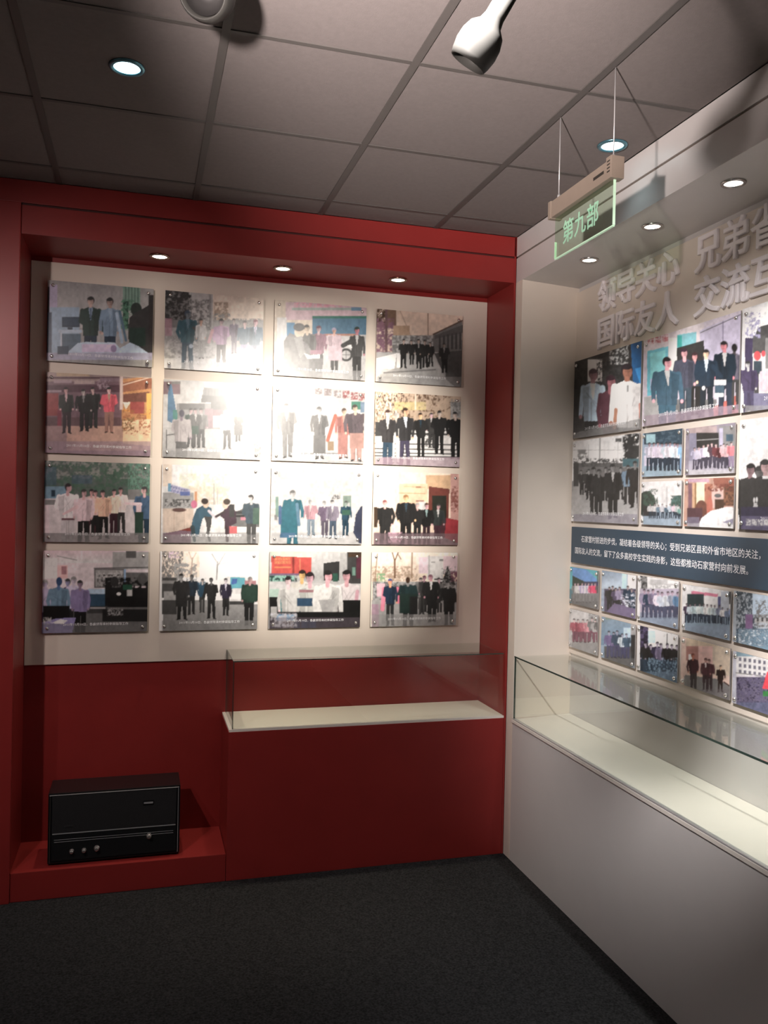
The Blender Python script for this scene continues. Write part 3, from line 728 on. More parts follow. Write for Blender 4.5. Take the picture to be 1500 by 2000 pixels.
def r3c1(p):
    p.bg((86, 98, 94)).N(86, 895, 300, 965, (70, 98, 84), 9, .45).N(86, 895, 300, 935, (128, 132, 128), 8, .58).N(250, 895, 300, 970, (92, 132, 116), 6, .5, .1, sx=2).R(86, 912, 110, 948, (70, 96, 112), .7).R(140, 928, 180, 945, (66, 88, 106), .7).R(88, 950, 130, 975, (104, 138, 158)).R(100, 957, 108, 970, (30, 50, 66))
    p.R(86, 974, 300, 1065, (202, 186, 192)).V(974, 196, 1042, 188, 96, 290, .5).R(88, 976, 115, 986, 120).R(250, 956, 275, 976, 120)
    p.row([(178, (205, 180, 180), 0, (74, 40, 50)), (186, (222, 190, 184), 2, 36)], 955, 1046, 38, (200, 150, 150), 50, 1.25)
    p.row([(236, (226, 210, 208), -2, 50), (222, (222, 204, 186), 1, (60, 34, 44))], 954, 1042, 40, (200, 152, 152), 60, 1.25)
    p.person(202, 957, 1052, (222, 178, 152), 30, (200, 150, 150), 54, 1.3)
    p.person(132, 944, 1075, (216, 210, 214), (182, 176, 180), (190, 150, 155), (46, 40, 44), 1.35, face=1).R(120, 1012, 146, 1016, (90, 50, 60))
    p.person(163, 955, 1070, (212, 188, 196), 32, (200, 158, 162), 60, 1.3).L(150, 990, 124, 1004, 7, (212, 180, 186), 4)
    p.person(281, 950, 1066, (64, 92, 122), (32, 52, 68), (206, 164, 164), (60, 58, 60), 1.3, face=-1).L(274, 985, 245, 983, 7, (224, 196, 202), 4).R(266, 985, 276, 1010, (210, 185, 190)).R(263, 1000, 280, 1045, (38, 62, 52))
    p.R(86, 1041, 300, 1065, 112, .8)
def r3c2(p):
    p.bg(252).R(318, 905, 336, 950, (250, 232, 214)).N(350, 925, 450, 965, (236, 240, 215), 9, .45, .3).N(370, 950, 450, 985, (244, 224, 200), 8, .4, .3).L(418, 945, 418, 985, 1.5, 170).L(425, 955, 425, 985, 2, 200)
    p.R(318, 962, 378, 995, 176).R(322, 975, 372, 990, 90).N(322, 972, 376, 995, 190, 5, .5).PO([(328, 944), (372, 956), (370, 969), (328, 960)], (206, 206, 236))
    p.T(332, 948, 368, 953, 7, (70, 80, 150), .25).T(332, 955, 368, 960, 6, (70, 80, 160), .25).R(328, 944, 334, 960, (110, 170, 205)).R(352, 960, 371, 968, (92, 112, 180))
    p.R(318, 993, 378, 1042, (236, 214, 196)).L(340, 1000, 340, 1040, 1, (200, 170, 150)).L(360, 1000, 360, 1040, 1, (200, 170, 150)).E(350, 996, 14, 4, (110, 76, 70)).R(380, 960, 385, 990, (225, 160, 110))
    p.PO([(452, 1004), (464, 998), (478, 992), (512, 994), (512, 1030), (452, 1028)], 130).R(455, 998, 476, 1004, 80).R(452, 1006, 478, 1010, 60).R(470, 1010, 484, 1016, (230, 150, 170))
    p.R(318, 1040, 515, 1066, 196).PO([(318, 1042), (375, 1032), (372, 1066), (318, 1066)], (142, 112, 128)).PO([(350, 1036), (378, 1028), (378, 1038)], (150, 60, 50))
    p.E(379, 985, 6, 8, (230, 120, 160))
    p.PO([(376, 1014), (384, 994), (398, 986), (413, 992), (414, 1010), (396, 1012), (392, 1028), (388, 1048), (372, 1046)], (62, 104, 126)).PO([(398, 1008), (414, 1010), (413, 1022), (408, 1046), (404, 1046), (403, 1022)], 84).L(408, 998, 422, 1012, 5, (235, 225, 235)).L(376, 1030, 380, 1056, 9, (58, 78, 84), 6).L(405, 1040, 410, 1056, 5, 110)
    p.E(402, 984, 6, 8, (240, 212, 186)).E(400, 979, 7, 6, (62, 46, 40))
    p.PO([(430, 1008), (440, 992), (452, 984), (461, 1000), (462, 1022), (452, 1026), (446, 1050), (440, 1050), (438, 1014)], (84, 62, 76)).L(438, 1000, 422, 1009, 5, (80, 66, 70)).L(442, 1030, 444, 1056, 6, (80, 60, 66)).R(448, 985, 458, 1010, 72)
    p.E(440, 986, 6, 8, (246, 214, 194)).E(443, 980, 7, 6, (84, 70, 60)).R(448, 1028, 463, 1042, (232, 112, 116))
    p.person(491, 966, 1070, (78, 98, 110), 84, (232, 222, 220), 78, 1.35, face=-1).R(494, 992, 508, 1024, (88, 120, 106))
    p.R(318, 1044, 515, 1068, 176, .35)
def r3c3(p):
    p.bg(253).R(530, 1040, 710, 1066, 232).N(535, 920, 548, 932, 225, 3, .4)
    p.R(538, 970, 544, 1010, (150, 190, 175)).R(536, 1006, 542, 1016, 160).R(670, 968, 686, 1000, (160, 186, 172)).R(676, 982, 683, 994, 240)
    p.N(648, 966, 664, 975, 120, 3, .45)
    p.person(634, 978, 1050, (136, 116, 146), (110, 100, 120), 235, 170, 1.25)
    p.person(607, 976, 1046, (232, 178, 190), (150, 172, 190), 240, 190, 1.5, 240)
    p.person(650, 976, 1052, (170, 160, 182), (86, 108, 132), 246, 110, 1.25, 246)
    p.person(675, 978, 1046, (46, 92, 118), (40, 84, 108), (200, 225, 215), 110, 1.3).R(668, 996, 684, 1006, (70, 124, 104))
    p.PO([(690, 1040), (695, 1005), (704, 990), (712, 986), (712, 1062), (702, 1062)], (72, 80, 108))
    p.person(571, 957, 1072, (48, 132, 152), (50, 128, 150), 240, 130, 1.55, back=False).R(548, 990, 580, 1042, (50, 132, 152)).L(580, 985, 584, 1025, 6, (110, 160, 190)).L(547, 990, 547, 1022, 6, (92, 130, 180)).PO([(548, 1040), (578, 1040), (574, 1050), (546, 1050)], (80, 130, 170))
def r3c4(p):
    p.bg((238, 212, 192)).R(730, 915, 770, 1000, (252, 236, 218)).R(770, 928, 835, 945, (236, 202, 192)).R(832, 928, 880, 955, (200, 164, 126)).R(780, 945, 835, 990, (232, 192, 158)).R(880, 918, 896, 1070, (194, 148, 140))
    p.L(780, 963, 830, 964, 2, (196, 158, 122)).L(790, 950, 830, 952, 2, (210, 170, 130)).R(812, 950, 822, 953, (150, 112, 84)).R(812, 977, 828, 980, (150, 110, 100)).R(818, 980, 832, 1000, 205)
    p.PO([(838, 950), (878, 955), (876, 1012), (836, 1012)], (112, 56, 46)).R(844, 968, 872, 1012, (40, 42, 34)).N(880, 950, 895, 1000, (140, 84, 76), 5, .48)
    p.R(730, 1040, 896, 1070, (128, 106, 112)).R(850, 1012, 880, 1050, (76, 40, 48)).PO([(872, 1012), (896, 1016), (896, 1062), (868, 1050)], (156, 42, 52))
    p.person(855, 984, 1062, (52, 58, 58), (70, 40, 52), (205, 160, 165), 60, 1.3, 196)
    p.person(833, 982, 1066, 30, (52, 34, 42), (212, 160, 170), (84, 64, 48), 1.45, (140, 170, 170))
    p.person(815, 982, 1062, 40, 36, (222, 180, 175), 150, 1.4)
    p.person(752, 976, 1072, 42, 44, (222, 176, 170), (140, 80, 82), 1.75).R(730, 990, 737, 1030, (70, 54, 40))
    p.person(793, 966, 1068, 38, 32, (232, 190, 140), (150, 112, 70), 1.75, (50, 70, 84))
    p.R(766, 1025, 772, 1048, (226, 190, 200)).N(758, 1040, 785, 1060, (205, 160, 180), 5, .5)
    p.R(730, 1042, 896, 1066, (118, 100, 106), .6)
def r4c1(p):
    p.bg((174, 164, 168)).V(1072, (176, 154, 162), 1100, 170).R(220, 1078, 296, 1112, 132).R(246, 1076, 266, 1090, 72).R(80, 1090, 112, 1130, 184).R(112, 1104, 132, 1130, (186, 150, 150)).R(120, 1106, 130, 1122, (136, 96, 102)).L(112, 1086, 150, 1094, 1.6, 110)
    p.R(184, 1111, 243, 1148, 64).R(186, 1113, 241, 1146, 122).N(190, 1122, 240, 1146, 50, 5, .5).N(188, 1115, 240, 1130, 150, 4, .55).R(242, 1112, 246, 1150, (120, 150, 180)).R(246, 1118, 292, 1145, 84).L(184, 1110, 292, 1108, 2, 60)
    p.R(172, 1150, 222, 1162, (136, 158, 176)).R(170, 1160, 212, 1186, (34, 58, 76)).R(205, 1148, 296, 1210, 20).N(205, 1128, 296, 1165, 24, 9, .42).E(224, 1136, 8, 10, 40).E(278, 1130, 9, 11, 66).R(248, 1150, 258, 1164, 160).E(232, 1160, 4, 3, 200).R(240, 1142, 258, 1152, (30, 66, 50))
    p.R(80, 1186, 296, 1240, 76).R(170, 1184, 210, 1198, 46).R(176, 1186, 206, 1189, 120).R(200, 1190, 296, 1214, 26).N(210, 1188, 240, 1202, 120, 3, .55)
    p.person(90, 1132, 1250, (150, 142, 168), (46, 36, 60), (150, 140, 165), 120, 1.1)
    p.person(131, 1130, 1240, (66, 60, 90), 24, (110, 110, 140), 50, 1.1)
    p.person(144, 1126, 1240, (166, 160, 182), 30, (160, 150, 165), 110, 1.1)
    p.person(114, 1127, 1262, (84, 112, 132), 16, (60, 84, 120), (34, 54, 84), 1.45, back=True).R(84, 1183, 136, 1216, 18)
    p.person(157, 1133, 1246, (104, 94, 130), 18, (110, 92, 110), 36, 1.45, back=False)
    p.PO([(80, 1216), (110, 1208), (148, 1206), (140, 1240), (80, 1240)], (110, 104, 146)).PO([(100, 1217), (118, 1209), (132, 1212), (124, 1219)], 176)
    p.N(84, 1206, 100, 1220, 150, 4, .5)
    p.R(80, 1218, 296, 1240, 84, .55)
def r4c2(p):
    p.bg(248).R(316, 1072, 390, 1128, (240, 222, 206)).N(316, 1076, 358, 1135, 112, 5, .42, .2, sx=1.6).N(340, 1100, 385, 1135, 150, 6, .48).N(330, 1075, 350, 1090, (226, 200, 216), 5, .45)
    p.L(372, 1132, 376, 1090, 2.4, (170, 150, 138)).L(376, 1092, 383, 1080, 1.6, (180, 160, 148)).L(374, 1092, 369, 1078, 1.4, (180, 160, 148))
    p.L(423, 1132, 425, 1098, 3.4, 150).L(425, 1100, 414, 1082, 2, 170).L(426, 1104, 440, 1080, 2.2, 168).L(428, 1102, 446, 1098, 1.4, 180).L(458, 1085, 457, 1122, 1, 215)
    p.R(316, 1128, 345, 1168, 70).R(316, 1134, 345, 1140, 130).R(320, 1155, 344, 1176, 150)
    p.R(318, 1172, 512, 1236, 128).V(1172, 150, 1236, 112, 400, 512, .6).R(316, 1172, 345, 1200, 66)
    p.PO([(428, 1132), (445, 1126), (478, 1126), (505, 1132), (511, 1150), (508, 1180), (448, 1180), (430, 1170)], 206).PO([(450, 1127), (478, 1128), (482, 1148), (449, 1150)], (84, 160, 176)).PO([(453, 1130), (464, 1130), (462, 1140), (452, 1142)], (60, 96, 160)).R(448, 1160, 478, 1170, 232).R(448, 1174, 482, 1181, 60).R(478, 1134, 500, 1142, (160, 110, 116)).L(508, 1130, 508, 1165, 2.4, 70)
    p.R(380, 1136, 402, 1152, (54, 90, 112)).N(378, 1128, 404, 1155, 190, 4, .55)
    p.person(395, 1130, 1196, (40, 70, 90), 60, (170, 160, 155), 60, 1.2)
    p.person(374, 1122, 1200, (40, 52, 64), 44, 110, 70, 1.4)
    p.person(355, 1120, 1210, 44, 34, 140, 40, 1.6).R(343, 1140, 366, 1185, 42)
    p.person(413, 1128, 1208, 42, 36, 96, 60, 1.5).L(404, 1140, 398, 1166, 6, 40)
    p.person(441, 1129, 1202, (46, 42, 60), 40, (190, 180, 190), 60, 1.4, (190, 186, 205))
    p.person(487, 1126, 1220, (36, 56, 48), 34, (176, 140, 140), 120, 1.5).PO([(474, 1148), (498, 1144), (508, 1168), (500, 1176), (474, 1170)], (38, 60, 50))
    p.R(316, 1212, 512, 1240, 122, .65)
def r4c3(p):
    p.bg(186).V(1078, 196, 1140, 172).R(528, 1076, 615, 1088, (200, 214, 196)).PO([(530, 1086), (608, 1089), (608, 1121), (530, 1121)], (198, 74, 64)).R(571, 1088, 575, 1121, (140, 50, 44)).T(536, 1089, 568, 1094, 6, (225, 150, 90)).T(536, 1096, 568, 1101, 6, (225, 150, 90)).R(536, 1107, 568, 1109, (222, 140, 80)).L(586, 1092, 586, 1112, 2, (220, 130, 90))
    p.R(526, 1120, 590, 1124, (120, 90, 120)).R(526, 1124, 575, 1136, (140, 190, 176)).N(526, 1124, 580, 1136, (40, 70, 66), 5, .5).R(526, 1136, 575, 1170, 198).R(526, 1150, 570, 1168, (172, 200, 188))
    p.PO([(632, 1100), (663, 1096), (663, 1134), (632, 1134)], 50).R(664, 1080, 680, 1140, 172).R(678, 1076, 710, 1140, 64).R(680, 1080, 708, 1088, (72, 54, 38)).R(696, 1088, 706, 1130, (90, 44, 60)).R(688, 1108, 694, 1124, (110, 150, 136)).R(650, 1120, 660, 1136, (44, 86, 72))
    p.R(526, 1166, 710, 1236, 32).R(526, 1168, 545, 1210, 30).R(545, 1168, 560, 1196, (40, 130, 136))
    p.person(588, 1113, 1260, (206, 204, 196), (30, 56, 78), (226, 180, 110), (50, 32, 30), 1.2)
    p.person(563, 1126, 1260, (206, 206, 204), (120, 110, 106), (236, 205, 210), (40, 32, 34), 1.15)
    p.person(604, 1117, 1290, (202, 204, 200), (34, 60, 84), (206, 160, 172), (44, 32, 36), 1.3).R(584, 1152, 616, 1157, (160, 112, 120)).R(580, 1168, 622, 1184, (44, 76, 104))
    p.person(677, 1113, 1290, (214, 206, 208), 30, (200, 150, 158), 30, 1.35).L(698, 1155, 696, 1172, 7, (206, 156, 170)).R(660, 1172, 706, 1200, 26)
    p.person(638, 1114, 1290, (224, 224, 222), 36, (232, 170, 180), (36, 34, 34), 1.35).PO([(622, 1172), (655, 1170), (650, 1196), (630, 1196)], 176)
    p.R(526, 1195, 710, 1212, 30).R(540, 1200, 575, 1212, (130, 170, 205)).R(529, 1185, 541, 1206, 180).N(528, 1198, 580, 1225, (200, 200, 210), 5, .5)
    p.R(526, 1206, 710, 1232, (96, 86, 96), .55)
def r4c4(p):
    p.bg((214, 196, 180)).V(1074, (220, 204, 190), 1130, (204, 184, 166)).N(726, 1106, 815, 1135, (160, 138, 118), 5, .5).R(834, 1086, 866, 1132, 184).L(838, 1086, 838, 1132, 3, 150).R(842, 1097, 850, 1099, 120).R(858, 1092, 866, 1096, 110).R(866, 1086, 896, 1120, (186, 166, 174)).R(818, 1088, 836, 1120, (198, 178, 188))
    p.L(771, 1128, 771, 1093, 3.6, (104, 76, 54)).L(771, 1096, 766, 1078, 2.4, (104, 76, 54)).L(771, 1096, 778, 1078, 2.4, (104, 76, 54)).L(777, 1082, 783, 1092, 1.8, (110, 82, 60)).L(804, 1128, 805, 1078, 2.8, (140, 114, 92)).L(731, 1150, 737, 1082, 2.2, (140, 116, 96)).R(728, 1130, 737, 1175, (120, 96, 70), .7)
    p.N(736, 1120, 752, 1138, (110, 150, 110), 4, .4).R(736, 1136, 752, 1139, (40, 130, 90))
    p.R(728, 1136, 896, 1180, 150).N(728, 1136, 896, 1180, 90, 6, .52).R(736, 1140, 752, 1165, (196, 160, 170)).R(848, 1130, 868, 1150, 40).R(848, 1133, 866, 1136, 190)
    p.PO([(874, 1104), (862, 1142), (890, 1142)], 34).N(862, 1106, 890, 1142, 120, 4, .58).N(880, 1116, 895, 1136, (100, 60, 76), 4, .42)
    p.R(726, 1172, 896, 1232, 146).R(726, 1180, 740, 1232, (150, 124, 140))
    p.L(750, 1150, 747, 1190, 8, (220, 120, 145)).L(776, 1150, 778, 1175, 8, (210, 110, 140))
    p.person(823, 1128, 1200, 100, 60, (190, 165, 165), 60, 1.3)
    p.person(828, 1124, 1196, 60, 40, (150, 110, 125), (80, 50, 64), 1.2)
    p.person(858, 1128, 1196, 90, 40, (180, 150, 160), 50, 1.1)
    p.person(762, 1130, 1222, (26, 44, 64), (40, 42, 42), (230, 150, 110), (60, 70, 120), 1.3)
    p.person(797, 1127, 1224, (26, 48, 50), 30, 130, (58, 38, 24), 1.7, back=True).R(780, 1160, 815, 1198, (26, 44, 40)).R(800, 1165, 816, 1200, 28)
    p.person(843, 1122, 1214, 30, 28, (196, 140, 155), (110, 70, 84), 1.5, 196)
    p.person(876, 1134, 1220, 30, 22, 140, 40, 1.6).R(866, 1150, 888, 1195, 28)
    p.R(726, 1200, 896, 1225, 124, .55)

def A1(p):
    p.bg(50).N(1120, 655, 1265, 760, 36, 9, .5).N(1190, 670, 1228, 712, 150, 5, .60).R(1148, 702, 1176, 745, 196).N(1165, 700, 1185, 750, 60, 5, .5)
    p.PO([(1231, 655), (1266, 650), (1266, 800), (1244, 790), (1236, 740)], (20, 78, 126)).PO([(1240, 720), (1258, 715), (1258, 760), (1250, 750)], (26, 120, 180)).R(1250, 770, 1266, 850, (60, 110, 100))
    p.R(1120, 815, 1266, 870, 60)
    p.person(1157, 720, 908, (150, 170, 186), 46, (134, 100, 106), (70, 52, 60), 1.0, (176, 190, 200)).L(1178, 800, 1186, 826, 5, (150, 120, 126))
    p.person(1192, 733, 930, (80, 48, 58), (60, 40, 48), (140, 86, 94), (50, 32, 40), .8)
    p.person(1226, 710, 940, (214, 212, 212), 130, (140, 92, 74), (36, 30, 34), 1.05, 225).L(1203, 800, 1200, 835, 7, (150, 104, 82)).L(1251, 790, 1252, 815, 7, (170, 110, 96)).R(1224, 752, 1228, 766, 120)
    p.PO([(1120, 846), (1262, 815), (1262, 850), (1120, 870)], 108, .75)
def A2(p):
    p.bg((186, 178, 190)).R(1258, 600, 1375, 690, (196, 186, 190)).T(1264, 658, 1306, 672, 3, (170, 70, 80), -.16).PO([(1366, 646), (1460, 606), (1460, 720), (1372, 720)], (176, 170, 192)).L(1368, 650, 1452, 612, 1.6, 70).L(1412, 628, 1412, 690, 1.6, (96, 90, 120))
    p.PO([(1264, 686), (1305, 676), (1305, 764), (1264, 774)], (92, 180, 196)).PO([(1270, 690), (1300, 684), (1300, 730), (1270, 750)], (120, 200, 205)).R(1270, 740, 1300, 762, (176, 180, 215)).PO([(1322, 654), (1360, 648), (1360, 672), (1322, 680)], (110, 170, 180)).R(1323, 655, 1332, 678, (40, 150, 145)).R(1306, 660, 1322, 790, (220, 222, 214))
    p.PO([(1322, 680), (1375, 664), (1376, 740), (1322, 740)], 52)
    p.R(1258, 775, 1290, 840, 156).R(1310, 780, 1400, 840, 110).PO([(1385, 800), (1460, 760), (1460, 812), (1390, 812)], (176, 90, 80))
    p.person(1435, 671, 800, (96, 92, 106), 60, (70, 64, 64), 34, 1.2, back=True)
    p.person(1416, 666, 815, (26, 42, 54), (40, 50, 66), (214, 130, 140), 32, 1.25, 190)
    p.person(1357, 688, 810, (66, 74, 84), 36, (214, 150, 150), (60, 40, 44), 1.25)
    p.person(1338, 680, 822, (70, 72, 88), (54, 68, 80), (220, 160, 165), (60, 40, 54), 1.35)
    p.person(1380, 682, 815, (32, 50, 66), (30, 40, 50), (236, 200, 165), 40, 1.35, (196, 215, 232)).L(1392, 715, 1408, 735, 8, (34, 52, 68))
    p.R(1395, 742, 1418, 752, 226).R(1396, 752, 1414, 768, (60, 84, 100)).R(1396, 768, 1413, 775, 230).E(1374, 758, 3, 4, 230)
    p.person(1303, 697, 870, (58, 92, 112), (56, 96, 116), (230, 160, 170), (36, 32, 36), 1.25, 190, 1)
    p.PO([(1258, 812), (1460, 788), (1460, 815), (1258, 840)], (142, 124, 138), .7)
def A3(p):
    p.bg(206).N(1455, 600, 1500, 660, 230, 8, .45).PO([(1480, 640), (1530, 622), (1530, 660), (1470, 670)], 74).R(1470, 655, 1495, 690, 84).R(1495, 660, 1530, 720, 130).E(1479, 695, 7, 9, (226, 74, 80)).E(1491, 691, 4, 6, (230, 70, 80))
    p.N(1455, 610, 1485, 660, (150, 146, 180), 6, .5).PO([(1455, 660), (1470, 660), (1470, 800), (1455, 805)], (70, 62, 90)).R(1472, 705, 1488, 730, (60, 74, 84)).R(1473, 728, 1482, 770, 66).PO([(1484, 725), (1530, 718), (1530, 765), (1482, 765)], (206, 190, 200))
    p.person(1462, 705, 812, (76, 66, 96), (80, 74, 104), 190, 60, 1.2).R(1472, 768, 1530, 810, (120, 118, 146)).N(1520, 620, 1600, 780, 90, 9, .5)
    p.R(1530, 690, 1800, 830, 150).N(1540, 560, 1800, 700, 110, 14, .5); [p.person(x_, 665-(x_-1600)*.12, 800, c_, 50, SK, 50, 1.2, 190) for x_, c_ in ((1610, 60), (1650, (70, 90, 110)), (1690, 50), (1725, (110, 60, 66)))]; p.person(1545, 690, 800, 60, 50); p.person(1570, 690, 800, (90, 60, 70), 50); p.R(1455, 792, 1640, 815, 150, .6)
def B1(p):
    p.bg(222).V(850, 206, 910, 232).L(1172, 853, 1171, 905, 2.4, 130).L(1150, 868, 1149, 900, 1.4, 180).L(1120, 879, 1220, 879, 1, 150).R(1202, 856, 1214, 863, 90).L(1207, 862, 1207, 900, 1, 170).L(1204, 898, 1206, 925, 2, 110)
    p.N(1128, 878, 1148, 925, 130, 6, .42).N(1216, 846, 1258, 900, 52, 8, .36).R(1226, 870, 1254, 893, 58).R(1120, 904, 1216, 914, 96).N(1120, 895, 1216, 916, 80, 6, .52).R(1216, 896, 1250, 912, (70, 104, 112))
    p.R(1120, 912, 1258, 945, 110).R(1120, 940, 1258, 1030, 166).V(940, 150, 1010, 170)
    p.R(1120, 905, 1130, 950, 70)
    for x, y0, y1, c in ((1136, 918, 966, 56), (1146, 920, 962, 70), (1150, 916, 975, 60), (1212, 912, 976, 52), (1190, 916, 972, 66), (1182, 912, 978, (120, 118, 118))): p.person(x, y0, y1, c, 46, 150, 60, 1.5)
    p.person(1226, 908, 985, (110, 136, 158), 48, 150, 60, 1.5)
    p.person(1241, 900, 992, 46, 44, 120, 50, 1.5)
    p.person(1160, 912, 1002, 46, 44, 130, 50, 1.4); p.person(1169, 916, 1006, 50, 46, 130, 60, 1.4)
    p.person(1197, 906, 1012, 48, 44, 140, 56, 1.45, 190)
    p.R(1120, 1004, 1258, 1030, (132, 128, 142), .7)
def B2(p):
    p.bg((150, 170, 190)).R(1258, 836, 1345, 868, (72, 96, 112)).N(1258, 836, 1345, 868, (46, 70, 86), 6, .45).R(1262, 848, 1280, 866, (150, 190, 200)).R(1258, 890, 1275, 915, (210, 205, 225)).R(1258, 910, 1345, 936, (142, 168, 184))
    p.row([(1268, (205, 205, 225)), (1276, (226, 220, 235)), (1285, (215, 205, 225), -1), (1294, (225, 215, 230), 1), (1302, (200, 215, 225)), (1309, (230, 225, 235), -1), (1317, (205, 225, 235)), (1324, (225, 232, 240), 1), (1333, (140, 190, 225), 0, (120, 160, 200))], 864, 919, (38, 54, 70), (170, 140, 150), 40, 1.5)
    p.R(1258, 920, 1345, 936, (150, 176, 192), .6)
def B3(p):
    p.bg((150, 142, 156)).R(1345, 832, 1400, 850, (180, 160, 160)).R(1360, 845, 1404, 875, 52).R(1404, 832, 1446, 880, 142).R(1405, 836, 1412, 880, (190, 185, 210)).R(1418, 848, 1432, 862, (70, 96, 112)).L(1361, 860, 1404, 857, 1.4, 180).R(1346, 846, 1360, 905, (140, 138, 160)).R(1345, 900, 1446, 932, (176, 172, 188))
    p.row([(1357, (190, 186, 215), 8), (1366, (200, 196, 215), 6), (1374, (215, 205, 230), 2), (1383, 238), (1391, (90, 66, 80), -2), (1399, (120, 60, 66)), (1407, (90, 40, 46), 3), (1413, (225, 175, 180)), (1420, (235, 195, 200), 1), (1428, (226, 130, 140), -3, (150, 130, 160))], 866, 914, (70, 66, 84), (225, 190, 190), 50, 1.5)
    p.R(1345, 918, 1446, 934, 196, .5)
def B4(p):
    p.bg(246).V(940, 240, 1000, 250).R(1292, 950, 1302, 992, 226).R(1294, 944, 1300, 955, 236).R(1301, 950, 1304, 992, 206)
    p.E(1263, 985, 18, 26, (56, 66, 60)).N(1256, 955, 1285, 1000, (70, 96, 84), 5, .5).E(1326, 985, 16, 18, (86, 124, 120)).N(1310, 968, 1342, 1010, (60, 92, 84), 5, .48).R(1256, 1000, 1345, 1030, (152, 172, 190)).R(1256, 988, 1282, 1008, 60)
    p.row([(1270, 220), (1278, 230), (1286, (120, 150, 170), 2), (1294, (225, 228, 235)), (1302, (80, 110, 130), 3), (1309, (200, 215, 228)), (1317, (235, 210, 225)), (1323, (225, 235, 235), 1), (1328, (140, 200, 190), 6)], 984, 1012, (46, 64, 80), (200, 180, 180), 60, 1.6)
    p.R(1256, 1014, 1345, 1030, (160, 182, 200), .7)
def B5(p):
    p.bg((206, 160, 140)).PO([(1392, 930), (1446, 936), (1446, 960), (1395, 948)], (160, 96, 78)).R(1344, 935, 1385, 942, (210, 170, 190)).R(1344, 944, 1352, 1000, (140, 100, 112)).R(1352, 944, 1357, 1010, (225, 180, 140)).R(1357, 944, 1360, 1000, (160, 116, 60)).R(1360, 942, 1380, 990, (250, 240, 205)).R(1376, 945, 1392, 1000, (190, 122, 96)).R(1390, 955, 1412, 992, (226, 190, 180)).R(1414, 950, 1446, 988, (96, 66, 50)).N(1414, 950, 1446, 988, (150, 100, 70), 5, .5).N(1376, 945, 1446, 960, (130, 70, 56), 5, .5)
    p.E(1370, 995, 12, 18, (120, 74, 60)).R(1342, 992, 1372, 1020, (92, 60, 66)).E(1386, 990, 6, 22, (196, 110, 90)).R(1396, 975, 1414, 995, (80, 58, 42)).E(1402, 968, 7, 4, 100)
    p.PO([(1370, 1012), (1388, 998), (1420, 990), (1446, 992), (1446, 1036), (1360, 1036)], 248).PO([(1410, 1020), (1446, 1008), (1446, 1028)], (160, 156, 180)).R(1342, 1010, 1366, 1036, (120, 110, 130))
    p.R(1342, 1022, 1446, 1036, 215, .35)
def B6(p):
    p.bg(250).N(1478, 910, 1490, 922, 120, 3, .4)
    p.person(1463, 905, 1090, 60, 60, (150, 120, 125), 46, 1.3); p.person(1480, 910, 1100, 58, 58, 110, 60, 1.3)
    p.person(1498, 897, 1110, 60, 60, (200, 165, 165), 60, 1.4, 240); p.person(1530, 900, 1110, 56, 50, (190, 150, 150), 50, 1.3); p.person(1560, 900, 1110, (70, 60, 70), 50); p.person(1590, 905, 1110, 60, 50); p.person(1640, 885, 1110, 56, 50, SK, 50, 1.3, 220); p.person(1690, 880, 1110, 60, 50, SK, 46, 1.3, 220)
    p.R(1447, 935, 1720, 990, 62).PO([(1469, 1012), (1472, 982), (1479, 982), (1482, 1012)], 205).E(1473, 977, 2, 5, 236).E(1478, 976, 2, 5, 230).R(1447, 990, 1620, 1010, (62, 58, 84))
    p.R(1447, 1008, 1800, 1050, (104, 98, 132)).T(1456, 1014, 1560, 1026, 9, 235, .02)
def C1_(p):
    p.bg((82, 120, 130)).V(1104, (70, 150, 165), 1150, (96, 176, 182)).PO([(1118, 1108), (1145, 1112), (1175, 1140), (1150, 1142), (1118, 1125)], (92, 136, 190)).PO([(1118, 1124), (1150, 1140), (1118, 1150)], (50, 60, 52)).R(1166, 1110, 1178, 1170, (90, 110, 100)).R(1140, 1136, 1170, 1150, (60, 60, 90)).R(1116, 1160, 1178, 1195, 110)
    p.row([(1123, 120), (1129, 190), (1137, (190, 180, 215)), (1143, (205, 195, 225)), (1149, (200, 200, 215)), (1156, (205, 70, 110)), (1162, (215, 60, 100)), (1170, 90)], 1138, 1176, 120, (190, 160, 170), 60, 1.6)
    p.R(1116, 1176, 1178, 1195, 92, .5)
def C2_(p):
    p.bg((160, 176, 196)).V(1112, (130, 150, 172), 1150, (186, 204, 220)).R(1226, 1115, 1250, 1150, 226).R(1215, 1120, 1224, 1150, (190, 225, 235)).R(1180, 1150, 1250, 1212, (92, 84, 106))
    p.row([(1190, 60, 2), (1196, 50), (1203, (96, 84, 112), 4), (1210, (150, 140, 170), 2), (1226, (40, 60, 80)), (1234, (46, 70, 92), 5), (1242, (50, 76, 96), 8)], 1144, 1192, 50, (170, 150, 150), 30, 1.7)
    p.PO([(1214, 1160), (1220, 1158), (1250, 1190), (1250, 1205), (1238, 1195)], (36, 58, 78)).N(1212, 1160, 1250, 1195, (210, 215, 230), 4, .6).PO([(1200, 1178), (1250, 1192), (1250, 1212), (1180, 1200)], (120, 108, 140))
